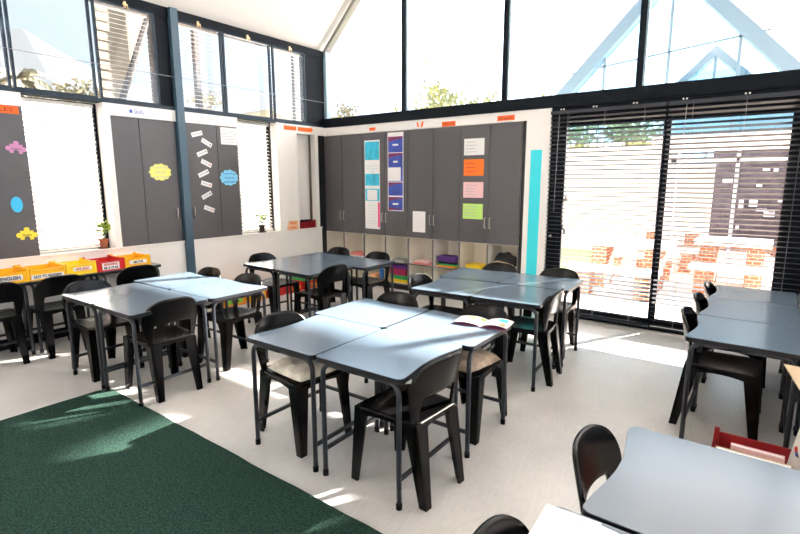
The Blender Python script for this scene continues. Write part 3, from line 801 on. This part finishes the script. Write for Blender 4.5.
t = make_crate(CX, -3.78, CZ, 0, .265, CD, CH, 'lemon', 'lemon yellow crate with red lettering left of the red crate', gC); crate_label(t, CD, CH, -.075, .09, .04, .074, [('AFR EASY', 'redink', .8)])
t = make_crate(CX, -3.505, CZ, 0, .27, CD, CH, 'red', 'red crate with a two-line white label between yellow crates', gC); crate_label(t, CD, CH, -.085, .08, .012, .084, [('READING', 'redink', .8), ('BE A STAR', 'ink', .85)])
t = make_crate(CX, -3.23, CZ, 0, .265, CD, CH, 'yellow', 'yellow crate with a short label at the right end of the wall desks', gC); crate_label(t, CD, CH, -.09, .09, .038, .074, [('MATHS', 'ink', .55)])
gF = 'crates on the floor along the left wall'
t = make_crate(.19, -2.02, 0, 0, .30, .28, .15, 'orange', 'orange crate with a lime label on the floor by the wall', gF, False); crate_label(t, .28, .15, -.13, .10, .035, .095, [('Blocks', 'ink', .5)], 'lime')
t = make_crate(.19, -1.68, 0, 0, .29, .28, .15, 'yellow', 'amber crate on the floor right of the lime labelled one', gF, False); crate_label(t, .28, .15, -.08, .08, .05, .08, [('Cubes', 'redink', .5)], 'peach')
t = make_crate(.19, -1.35, 0, 0, .29, .28, .15, 'red', 'red crate on the floor right of the amber crate', gF, False); crate_label(t, .28, .15, -.03, .03, .05, .09, [('A', 'ink', .5)], 'red')
t = make_crate(.19, -1.02, 0, 0, .29, .28, .15, 'red', 'red crate on the floor under the far corner desks, left of the green rimmed one', gF, False); crate_label(t, .28, .15, -.10, .10, .04, .09, [('Puzzles', 'redink', .6)], 'orange')
t = make_crate(.19, -.68, 0, 0, .30, .28, .15, 'red', 'red crate with a green lid on the floor nearest the corner', gF, False); crate_label(t, .28, .15, -.10, .10, .03, .08, [('Beads', 'ink', .6)], 'orange')
MB().box(-.15, .152, -.155, .155, .13, .165).build('lid', 'green', t, bevel=.004)
# red tray on the dado ledge
t = make_crate(-.055, -.425, .875, 0, .33, .11, .125, 'dred', 'dark red file box on the white ledge in the corner recess', None, name='file_box')
MB().box(-.03, .03, -.07, .06, .012, .128).build('black_folder', 'blackc', t)
# red crate between the right-hand desks
RC = make_crate(5.93, -2.92, 0, 0, .44, .52, .27, 'dred', 'red crate of books on the floor between the right hand desks', None)
def book(name, m, x, y, z, rot, sx, sy, sz, label, cat='book', group=None, pm='paper'):
    t = thing(name, label, cat, (x, y, z), 0, group); t.rotation_euler = rot
    c = MB(); c.box(-sx / 2, sx / 2, -sy / 2, -sy / 2 + .003, 0, sz); c.box(-sx / 2, sx / 2, sy / 2 - .003, sy / 2, 0, sz); c.box(-sx / 2, -sx / 2 + .003, -sy / 2, sy / 2, 0, sz); c.build('cover', m, t)
    MB().box(-sx / 2 + .004, sx / 2 - .006, -sy / 2 + .0035, sy / 2 - .0035, .004, sz - .004).build('pages', pm, t)
    return t
gk = 'books in the red floor crate'
book('book', 'tan', 5.845, -2.90, .014, (R(8), 0, 0), .31, .03, .25, 'tan covered book leaning in the red crate before the pale pink one', group=gk)
book('book', 'npink', 5.86, -2.84, .014, (R(8), 0, 0), .22, .025, .262, 'pale pink book leaning farthest back in the red crate', group=gk)
book('book', 'blackc', 5.85, -2.965, .014, (R(8), 0, 0), .26, .02, .235, 'dark thin book leaning nearest in the red crate', group=gk)
fb = book('book', 'floral', 6.03, -2.85, .014, (R(9), 0, R(112)), .27, .03, .50, 'tall book with a white floral cover standing in the red crate', group=gk)
for k in range(26):
    a, b = random.uniform(-.11, .11), random.uniform(.2, .47); r = random.uniform(.006, .016)
    if k < 14:
        for side in (-1, 1):
            yy = side * .0152
            MB().prism([(a + r * (1 + .3 * math.sin(3 * i)) * math.cos(2 * math.pi * i / 9), b + r * math.sin(2 * math.pi * i / 9)) for i in range(9)], yy - .0004, yy + .0004, lambda p, q_, c: (p, c, q_)).build('printed_flower', ('redink', 'green', 'blueink', 'ink')[k % 4], fb)
cbx = thing('cardboard_box', 'tan cardboard box with an open flap at the right picture edge', 'box', (6.42, -2.705, 0))
q = MB(); q.box(-.2, .2, -.175, .175, 0, .008)
for a0, a1, c0, c1 in ((-.2, -.193, -.175, .175), (.193, .2, -.175, .175), (-.193, .193, -.175, -.168), (-.193, .193, .168, .175)): q.box(a0, a1, c0, c1, .008, .615)
q.build('body', 'tan', cbx)
MB().hexa([(-.2, -.175, .615), (-.2, .175, .615), (-.49, .18, .630), (-.435, -.175, .630)], [(-.2, -.175, .622), (-.2, .175, .622), (-.49, .18, .637), (-.435, -.175, .637)]).build('flap', 'tan', cbx)

# ------------------------------------------------------------------ papers and booklet on desks
def flat_paper(name, m, x, y, rz, sx, sy, label, group, lines=5, z=DH, curl=.0):
    t = thing(name, label, 'paper', (x, y, z), R(rz), group)
    q = MB(); q.grid(lambda u, v: ((u - .5) * sx, (v - .5) * sy, .0015 + curl * (u - .3) ** 2 * (v + .2)), 10, 10); q.build('sheet', m, t, solid=.0012, smooth=True)
    w = MB()
    for k in range(lines): w.box(-sx * .38, sx * (.1 + .2 * random.random()), sy * (.35 - k * .7 / max(1, lines)) - .002, sy * (.35 - k * .7 / max(1, lines)) + .002, .0024, .0028)
    if lines: w.build('writing', 'greyink', t)
gp = 'white papers on the bottom desk'
flat_paper('paper_sheet', 'paper', 5.452, -4.635, 3, .15, .29, 'white paper sheet on the bottom desk, the left one', gp, 0)
flat_paper('paper_sheet', 'paper', 5.575, -4.655, -7, .24, .30, 'white paper sheet on the bottom desk, the right one by the foreground desk', gp, 0, z=DH + .002)
bk = thing('booklet', 'open printed booklet on the back right desk of the nearest cluster', 'booklet', (4.37, -2.97, DH), R(9))
q = MB()
q.grid(lambda u, v: (.015 + u * .17, (v - .5) * .17, .004 + .022 * math.sin(math.pi * min(1, u * .9)) ** .8), 10, 4)
q.grid(lambda u, v: (.015 - u * .19, (v - .5) * .17, .004 + .016 * math.sin(math.pi * min(1, u * .95)) ** .8), 10, 4)
q.build('pages', 'paper', bk, solid=.003, smooth=True)
MB().box(-.17, .18, -.087, .087, .0005, .003).build('cover', 'maroon', bk)
for (x0, x1, y0, y1, m) in ((-.10, -.05, .0, .05, 'lime'), (-.02, .01, .02, .06, 'lime'), (.10, .16, .0, .06, 'cyanp'), (.13, .165, -.07, -.03, 'orange')):
    q = MB(); zz = (lambda x: .006 + (.022 * math.sin(math.pi * min(1, max(0, (x - .015) / .17) * .9)) ** .8 if x > .015 else .016 * math.sin(math.pi * min(1, (.015 - x) / .19 * .95)) ** .8))
    q.grid(lambda u, v: (x0 + (x1 - x0) * u, y0 + (y1 - y0) * v, zz(x0 + (x1 - x0) * u) + .001), 6, 2); q.build('printed_patch', m, bk, solid=.0008)

# ------------------------------------------------------------------ plants on the sill
def plant(x, y, z, label, potm, h, n, spread):
    t = thing('potted_plant', label, 'plant', (x, y, z), 0, 'small potted plants on the left sill')
    MB().lathe([(.030, 0), (.034, .01), (.045, .085), (.049, .087), (.049, .10), (.042, .10), (.040, .085), (.001, .083)], seg=18).build('pot', potm, t, smooth=True)
    MB().lathe([(.05, 0), (.062, .004), (.064, .012), (.05, .010)], (0, 0, -.004), 18).build('saucer', 'potdark', t)
    st = MB(); lv = MB()
    for k in range(n):
        a = random.uniform(0, 6.28); s = random.uniform(.4, 1) * spread; hh = h * random.uniform(.55, 1)
        p0 = Vector((0, 0, .085)); p1 = Vector((s * .5 * math.cos(a) * .6, s * .5 * math.sin(a), .085 + hh * .65)); p2 = Vector((s * math.cos(a) * .55, s * math.sin(a), .085 + hh))
        st.tube([p0, p1, p2], .0022, 5)
        for j in range(4):
            c = p1.lerp(p2, j / 3) ; d_ = Vector((random.uniform(-1, 1) * .6, random.uniform(-1, 1), random.uniform(-.2, .8))).normalized(); w = d_.orthogonal().normalized() * .014
            L = random.uniform(.035, .06)
            lv.quad(c, c + d_ * L * .5 + w, c + d_ * L, c + d_ * L * .5 - w)
    st.build('stems', 'stem', t); lv.build('leaves', 'leaf', t)
plant(-.045, -3.385, .879, 'small leafy plant in a terracotta pot on the sill above the red crate', 'terracotta', .19, 9, .10)
plant(-.045, -1.263, .879, 'small leafy plant in a dark pot on the sill by the bright corner window', 'potdark', .17, 8, .12)

# ------------------------------------------------------------------ things in the cubbies
def cell(i, row): return (-.065 + (i + .5) * UW / 2, .12, .415 if row else .10)
def stack(i, row, items, dx=0):
    x, y, z = cell(i, row)
    for nm, m, w, h, lb, cat in items:
        o = MB().box(-w / 2, w / 2, -.08, .12, 0, h).build(nm, m, bevel=min(.01, h * .3)); o.location = (x + dx + random.uniform(-.01, .01), y, z + .0005); o.rotation_euler = (0, 0, R(random.uniform(-3, 3)))
        tag(o, lb, cat, 'things in the cubbies'); z += h + .001
stack(1, 1, [('folder', 'paper', .30, .02, 'white folder under the coral tray in the second cubby', 'folder'), ('tray', 'pinkc', .24, .05, 'coral tray on a white folder in the second cubby', 'tray')], .02)
stack(3, 1, [('folder', 'grey', .26, .03, 'thin grey folder alone in the upper fourth cubby', 'folder')])
stack(4, 1, [('folder', 'pinkc', .30, .018, 'lower coral folder in the upper fifth cubby', 'folder'), ('folder', 'npink', .26, .03, 'pale pink folder on top of the coral one in the fifth cubby', 'folder')])
stack(5, 1, [('folder', 'orange', .30, .025, 'orange folder at the bottom of the purple stack', 'folder'), ('folder', 'green', .32, .02, 'green folder in the purple stack', 'folder'), ('cloth', 'blackc', .30, .03, 'black cloth in the purple stack', 'cloth'), ('cloth', 'purple', .31, .075, 'thick purple cloth on top of the stack in the sixth cubby', 'cloth')])
stack(6, 1, [('folder', 'orange', .28, .02, 'orange folder under the yellow cloth in the seventh cubby', 'folder'), ('cloth', 'lemon', .25, .06, 'yellow folded cloth in the seventh cubby', 'cloth')])
stack(7, 1, [('folder', 'green', .30, .03, 'green folder at the bottom of the last cubby', 'folder'), ('folder', 'orange', .27, .06, 'orange folder under the black bag', 'folder')])
bx, by, bz = cell(7, 1)
bg = thing('bag', 'black bag lying on the orange folder in the last cubby', 'bag', (bx, by, bz + .095), 0, 'things in the cubbies')
q = MB(); bmesh.ops.create_uvsphere(q.b, u_segments=20, v_segments=12, radius=1)
for v in q.b.verts: v.co = Vector((v.co.x * .17, v.co.y * .10, max(-.3, v.co.z) * .14 + .042 + .012 * math.sin(9 * v.co.x)))
q.build('body', 'blackc', bg, smooth=True)
MB().tube([(-.15, -.08, .05), (-.05, -.12, .075), (.07, -.12, .06), (.15, -.09, .03)], .008, 6).build('strap', 'tan', bg, smooth=True)
stack(3, 0, [('folder', 'lemon', .31, .05, 'yellow folder at the bottom of the lower fourth cubby', 'folder'), ('folder', 'green', .30, .06, 'green folder in the lower fourth cubby', 'folder'), ('cloth', 'magenta', .30, .10, 'dark magenta cloth in the lower fourth cubby', 'cloth'), ('cloth', 'purple', .31, .05, 'purple cloth on top of the lower fourth cubby', 'cloth')])
x, y, z = cell(2, 0)
bo = thing('bottle', 'blue plastic bottle in the lower third cubby', 'bottle', (x + .05, y, z), 0, 'things in the cubbies')
MB().lathe([(.03, 0), (.035, .01), (.035, .15), (.015, .18), (.015, .19)], seg=16).build('body', 'blueb', bo, smooth=True); MB().lathe([(.018, .19), (.018, .215), (.012, .217)], seg=14).build('cap', 'whitec', bo)
stack(2, 0, [('shoe_box', 'peach', .13, .07, 'small peach box beside the blue bottle', 'box')], -.09)

# ------------------------------------------------------------------ outdoors
struct(box('ground_outside', 'pave', -60, 60, .56, 60, -.15, -.05)); bpy.data.objects['ground_outside'].name = 'floor_outside'
struct(box('ground_left', 'pave', -60, -.3, -40, .56, -.15, -.06)); bpy.data.objects['ground_left'].name = 'floor_outside_left'
struct(box('bright_backing_left', 'owall', -4.2, -4.0, -7, 2.2, -.06, 2.93), 'white wall added outside to make the lower left windows bright', 'wall')  # added sunlit surface so the lower windows burn out to white
lw = box('lawn', 'lawn', -4, 3.35, 3.3, 6.4, -.05, -.03); struct(lw)
gwall = box('garden_wall', 'owall', -9, 3.6, 7.0, 7.25, -.05, 2.38); struct(gwall, 'tall white garden wall outside the sliding door', 'wall')
def brick_seat(x, y, label, sx=.9):
    t = thing('brick_picnic_table', label, 'picnic table', (x, y, -.05), 0, 'brick picnic tables outside the door')
    for s in (-1, 1): box('pier', 'brick', s * sx * .38 - .11, s * sx * .38 + .11, -.25, .25, 0, .66, t)
    box('table_slab', 'slab', -sx * .62, sx * .62, -.38, .38, .66, .73, t)
    for s in (-1, 1):
        b_ = MB(); b_.box(-sx * .5, -sx * .3, s * .85 - .12, s * .85 + .12, 0, .36); b_.box(sx * .3, sx * .5, s * .85 - .12, s * .85 + .12, 0, .36); b_.build('bench_pier', 'brick', t)
        box('bench_slab', 'slab', -sx * .6, sx * .6, s * .85 - .17, s * .85 + .17, .36, .42, t)
    return t
brick_seat(4.05, 2.55, 'brick picnic table nearest the sliding door, in front of the white wall', 1.0)
brick_seat(4.25, 5.4, 'brick picnic table behind the nearest one, before the opposite building')
brick_seat(5.35, 3.6, 'brick picnic table to the right, seen through the right half of the blind', .8)
# building opposite
BY = 8.0
ob = thing('building', 'white building opposite with a big pale blue glazed gable', 'building', (3.4, BY, 0), 0, 'gabled buildings beyond the courtyard')
def W(x): return x - 3.4
AP = (3.50, 6.62); LF = (.75, 3.75); RT = (6.15, 3.75)
q = MB()
for P in (LF, RT):
    dx, dz = AP[0] - P[0], AP[1] - P[1]; L = math.hypot(dx, dz); n = (-dz / L * .17, dx / L * .17) if dx > 0 else (dz / L * .17, -dx / L * .17)
    q.prism([(W(P[0]), P[1]), (W(AP[0]), AP[1]), (W(AP[0]), AP[1] - .42), (W(P[0]) + (.40 if dx > 0 else -.40), P[1])], -.25, .12, lambda a, b, c: (a, c, b))
q.build('gable_beam', 'gbeam', ob)
MB().prism([(W(LF[0]), 2.6), (W(RT[0]), 2.6), (W(RT[0]), 3.7), (W(AP[0]), 6.4), (W(LF[0]), 3.7)], .0, .02, lambda a, b, c: (a, c, b)).build('gable_glass', 'ogl', ob)
q = MB()
for x in (2.0, 3.45, 4.85): q.box(W(x) - .035, W(x) + .035, -.04, .0, 2.6, AP[1] - .4 - abs(x - AP[0]) * 1.03)
q.prism([(W(1.1), 4.35), (W(5.4), 4.75), (W(5.4), 4.79), (W(1.1), 4.39)], -.04, .0, lambda a, b, c: (a, c, b))
q.build('glazing_bar', 'gbeam', ob)
q = MB(); q.box(W(3.3), W(8.0), -.35, .1, 2.28, 2.62); q.build('lintel', 'owall', ob)
q = MB()
for x, w in ((3.80, .12), (5.06, .06), (6.05, .14), (7.6, .14)): q.box(W(x) - w / 2, W(x) + w / 2, -.3, -.18, -.05, 2.28)
q.box(W(3.74), W(7.6), -.3, -.18, 2.02, 2.12); q.build('white_post', 'lav', ob)
box('back_wall', 'dark', W(4.45), W(8.0), 1.2, 1.3, -.05, 2.6, ob); box('blue_backing', mat('pale_blue_backing', (.36, .48, .56), .7), W(3.3), W(8.0), 1.0, 1.1, 2.6, 3.35, ob); box('pale_door', 'pale', W(3.86), W(4.62), .0, .06, -.05, 2.0, ob)  # pale blue panel added behind the gable glass for its bluish reflection
box('side_wall', 'owall', W(3.3), W(3.72), -.1, 1.3, -.05, 2.6, ob); box('inner_floor', 'brick', W(3.72), W(8.0), -.1, 1.2, -.05, .02, ob)
q = MB()
for k in range(26):
    x = random.uniform(4.7, 7.4); z = random.uniform(.3, 1.9); q.box(W(x), W(x) + random.uniform(.06, .22), 1.1, 1.19, z, z + random.uniform(.05, .2))
q.build('pinned_work', 'lav', ob)
ob2 = thing('building', 'smaller pale blue gable far behind the big glazed gable', 'building', (3.4, 18, 0), 0, 'gabled buildings beyond the courtyard')
q = MB(); q.prism([(-1.9, 4.9), (0, 6.75), (1.9, 4.9), (1.55, 4.9), (0, 6.35), (-1.55, 4.9)], -.2, .2, lambda a, b, c: (a, c, b)); q.build('gable_beam', 'gbeam', ob2)
MB().prism([(-1.6, 0), (1.6, 0), (1.6, 4.9), (0, 6.4), (-1.6, 4.9)], 0, .03, lambda a, b, c: (a, c, b)).build('gable_glass', 'ogl', ob2)
box('glazing_bar', 'gbeam', -.05, .05, -.06, 0, 0, 6.4, ob2)
# unseen slab added above the view to hold the high sun off the room
shade_slab = box('sun_shade_slab', 'owall', 0.0, 15, .12, 4.0, 5.48, 5.56); struct(shade_slab)
struct(box('sun_shade_strip', 'owall', 4.6, 7.4, 9.0, 10.1, 8.68, 8.76))  # unseen strips added to block stray sun on cupboards, rug and floor
struct(box('sun_shade_strip', 'owall', 9.1, 9.6, 9.0, 10.1, 8.68, 8.76))
struct(box('sun_shade_strip', 'owall', 11.15, 14.5, 9.0, 10.1, 8.68, 8.76))
# trees
def tree(x, y, h, r, label, m='tleaf', n=900, group='trees beyond the garden wall', ls=.22):
    t = thing('tree', label, 'tree', (x, y, -.05), 0, group)
    tr = MB(); tr.tube([(0, 0, 0), (.05, 0, h * .35), (0, .05, h * .6)], .16, 8, .07)
    for k in range(5):
        a = k * 1.3; tr.tube([(0, 0, h * .45), (r * .5 * math.cos(a), r * .5 * math.sin(a), h * .75)], .06, 6, .02)
    tr.build('trunk', 'bark', t)
    lv = MB(); cl = [(random.gauss(0, .42) * r, random.gauss(0, .42) * r, h * random.uniform(.52, .92)) for _ in range(16)]
    for k in range(n):
        c = random.choice(cl); p = Vector(c) + Vector((random.gauss(0, .2) * r, random.gauss(0, .2) * r, random.gauss(0, .15) * r))
        d1 = Vector((random.uniform(-1, 1), random.uniform(-1, 1), random.uniform(-1, 1))).normalized(); d2 = d1.orthogonal().normalized(); s = random.uniform(.5, 1) * ls
        lv.quad(p - d1 * s, p + d2 * s * .45, p + d1 * s, p - d2 * s * .45)
    lv.build('crown', m, t)
    return t
tree(-17.6, 20, 7.0, 1.3, 'thin pale tree seen at the left of the tall gable panes', 'tleaf2', 350)
tree(-10.5, 20, 7.6, 2.3, 'rounded light green tree seen in the middle of the gable panes', 'tleaf', 1300)
tree(-7.6, 20, 6.9, 1.5, 'light green tree just right of the rounded one', 'tleaf', 600)
tree(-3.9, 19, 6.2, 1.6, 'low light green tree rising above the white garden wall', 'tleaf', 700)
tree(1.0, 11, 4.0, 1.3, 'bushy tree seen over the garden wall through the left blind', 'tleaf', 900, ls=.16)
tree(2.4, 11.5, 3.9, 1.2, 'bushy tree over the garden wall close to the gabled building', 'tleaf', 800, ls=.16)
tree(-10, .35, 4.75, .8, 'round bushy tree outside the left upper window', 'tleaf2', 700, 'trees outside the left windows', .13)
tree(-14, 6.6, 5.4, .9, 'small bushy tree outside the window closest to the corner', 'tleaf2', 400, 'trees outside the left windows', .15)
pm = thing('palm_tree', 'tall palm tree outside the large upper left window', 'palm', (-12, -.30, -.05))
MB().tube([(0, 0, 0), (.05, .03, 2.5), (0, 0, 4.6)], .17, 10, .13).build('trunk', 'bark', pm)
fr = MB()
for k in range(26):
    a = k * 2.4; el = random.uniform(-.5, 1.1); L = random.uniform(.7, 1.0); pts = []
    for j in range(7):
        u = j / 6; pts.append(Vector((math.cos(a) * L * u * math.cos(el), math.sin(a) * L * u * math.cos(el), 4.6 + L * u * math.sin(el) - .55 * L * u * u)))
    side = Vector((-math.sin(a), math.cos(a), 0))
    for j in range(6):
        for s in (-1, 1):
            p, q_ = pts[j], pts[j + 1]; fr.quad(p, q_, q_ + side * s * .12 * (1 - j / 7) - Vector((0, 0, .12)), p + side * s * .13 * (1 - j / 8) - Vector((0, 0, .10)))
fr.build('fronds', 'tleaf2', pm)
# hills far away
def ridge(name, m, pts, x, label):
    q = MB(); N = len(pts)
    for (y0, z0), (y1, z1) in zip(pts, pts[1:]):
        q.hexa([(x - 60, y0, -1), (x - 60, y1, -1), (x + 40, y1, -1), (x + 40, y0, -1)], [(x - 40, y0, z0), (x - 40, y1, z1), (x, y1, z1), (x, y0, z0)])
    return struct(q.build(name, m), label, 'hill')
ridge('hill', 'hill', [(-60, 26), (10, 33), (36, 38), (44, 39.5), (52, 35.5), (60, 32.5), (72, 30), (90, 31), (103, 33), (116, 34), (128, 31.5), (150, 29), (220, 24)], -150, 'pale hazy mountain far beyond the left windows')
ridge('hill', 'hillb', [(30, 5), (48, 7), (60, 14.5), (72, 18.0), (86, 16.5), (100, 19.5), (115, 18), (140, 15), (170, 14)], -90, 'dry beige hillside beyond the upper left windows')
# dark steel A-frame and beige clad gable outside the upper left windows
af = thing('steel_truss', 'dark steel strut frame outside the upper window left of the column', 'frame', (-2, -1.9, 0))
MB().tube([(0, -.53, 2.0), (0, -.27, 2.7), (0, .235, 4.0), (0, .30, 4.2)], .045, 8).build('strut', 'thatch', af)
MB().box(-.04, .04, -.55, -.49, 0, 2.1).build('foot_post', 'thatch', af)
bgw = thing('cabin', 'beige boarded gable wall outside the upper window left of the column', 'building', (-2.6, -2.4, 0))
MB().prism([(.22, -.06), (.40, -.06), (.575, 2.91), (1.05, 4.16), (1.05, 4.6), (.22, 4.6)], 0, .1, lambda a, b, c: (c, a, b)).build('wall', 'beige', bgw)
q = MB(); [q.box(.1, .115, .22, .40, z, z + .02) for z in [2.0 + .14 * k for k in range(17)]]; q.build('board_joint', mat('board_joint', (.06, .05, .04), .8), bgw)
for k, (px, y, lb) in enumerate(((-2, -.905, 'dark steel post outside the upper window just right of the column'), (-2.3, -1.465, 'dark steel post outside the upper window left of the column, at its right edge'), (-2, 1.19, 'dark steel post outside the upper window closest to the room corner'))):
    p = MB().box(-.045, .045, -.04, .04, -.05, 4.5).build('steel_post', 'thatch'); p.location = (px, y, 0); tag(p, lb, 'post', 'steel posts outside the left windows')

# ------------------------------------------------------------------ light
w = bpy.data.worlds.new('sky'); SC.world = w; w.use_nodes = True
nt = w.node_tree; bgn = nt.nodes['Background']
tc = _n(nt, 'ShaderNodeTexCoord'); dp = _n(nt, 'ShaderNodeVectorMath', operation='DOT_PRODUCT')
SUN = Vector((.5, 1.0, .626)).normalized()
dp.inputs[1].default_value = SUN
nt.links.new(tc.outputs['Generated'], dp.inputs[0])
rp = _n(nt, 'ShaderNodeValToRGB'); e = rp.color_ramp.elements
e[0].position = 0.45; e[0].color = (.125, .15, .175, 1)
e[1].position = .95; e[1].color = (1.2, 1.24, 1.28, 1)
e2 = e.new(.63); e2.color = (.14, .165, .187, 1)
e3 = e.new(.80); e3.color = (.58, .72, .88, 1)
mr = _n(nt, 'ShaderNodeMapRange'); mr.inputs[1].default_value = -1; mr.inputs[2].default_value = 1
nt.links.new(dp.outputs['Value'], mr.inputs[0]); nt.links.new(mr.outputs[0], rp.inputs[0]); nt.links.new(rp.outputs[0], bgn.inputs['Color'])
bgn.inputs['Strength'].default_value = 1.0
sl = bpy.data.lights.new('sun', 'SUN'); sl.energy = 10.0; sl.angle = R(1.0); sl.color = (1, .89, .78)
so = bpy.data.objects.new('sun', sl); COL.objects.link(so); so.rotation_euler = (-SUN).to_track_quat('-Z', 'Y').to_euler(); so.location = (10, 20, 14)

# ------------------------------------------------------------------ camera
yaw, pitch, roll, fpx = -0.6431919717705857, 0.17174372886204511, -0.0014848799886619736, 496.5254926
cyw, syw, cp, sp = math.cos(yaw), math.sin(yaw), math.cos(pitch), math.sin(pitch)
fwd = Vector((syw * cp, cyw * cp, -sp)); r0 = Vector((cyw, -syw, 0)); u0 = r0.cross(fwd)
rt = math.cos(roll) * r0 + math.sin(roll) * u0; up = -math.sin(roll) * r0 + math.cos(roll) * u0
cam = bpy.data.cameras.new('camera'); cam.sensor_width = 36; cam.sensor_fit = 'HORIZONTAL'; cam.lens = fpx / 800 * 36; cam.clip_end = 500; cam.clip_start = .05
co = bpy.data.objects.new('camera', cam); COL.objects.link(co)
mw = Matrix.Identity(4)
for i in range(3): mw[i][0], mw[i][1], mw[i][2] = rt[i], up[i], -fwd[i]
mw[0][3], mw[1][3], mw[2][3] = 5.804465, -5.768998, 1.6
co.matrix_world = mw
SC.camera = co
SC.view_settings.view_transform = 'Standard'; SC.view_settings.look = 'None'; SC.view_settings.gamma = 1; SC.view_settings.use_curve_mapping = False
SC.view_settings.exposure = 2.65
SC.cycles.max_bounces = 10; SC.cycles.diffuse_bounces = 6; SC.cycles.transparent_max_bounces = 24; SC.cycles.use_denoising = True
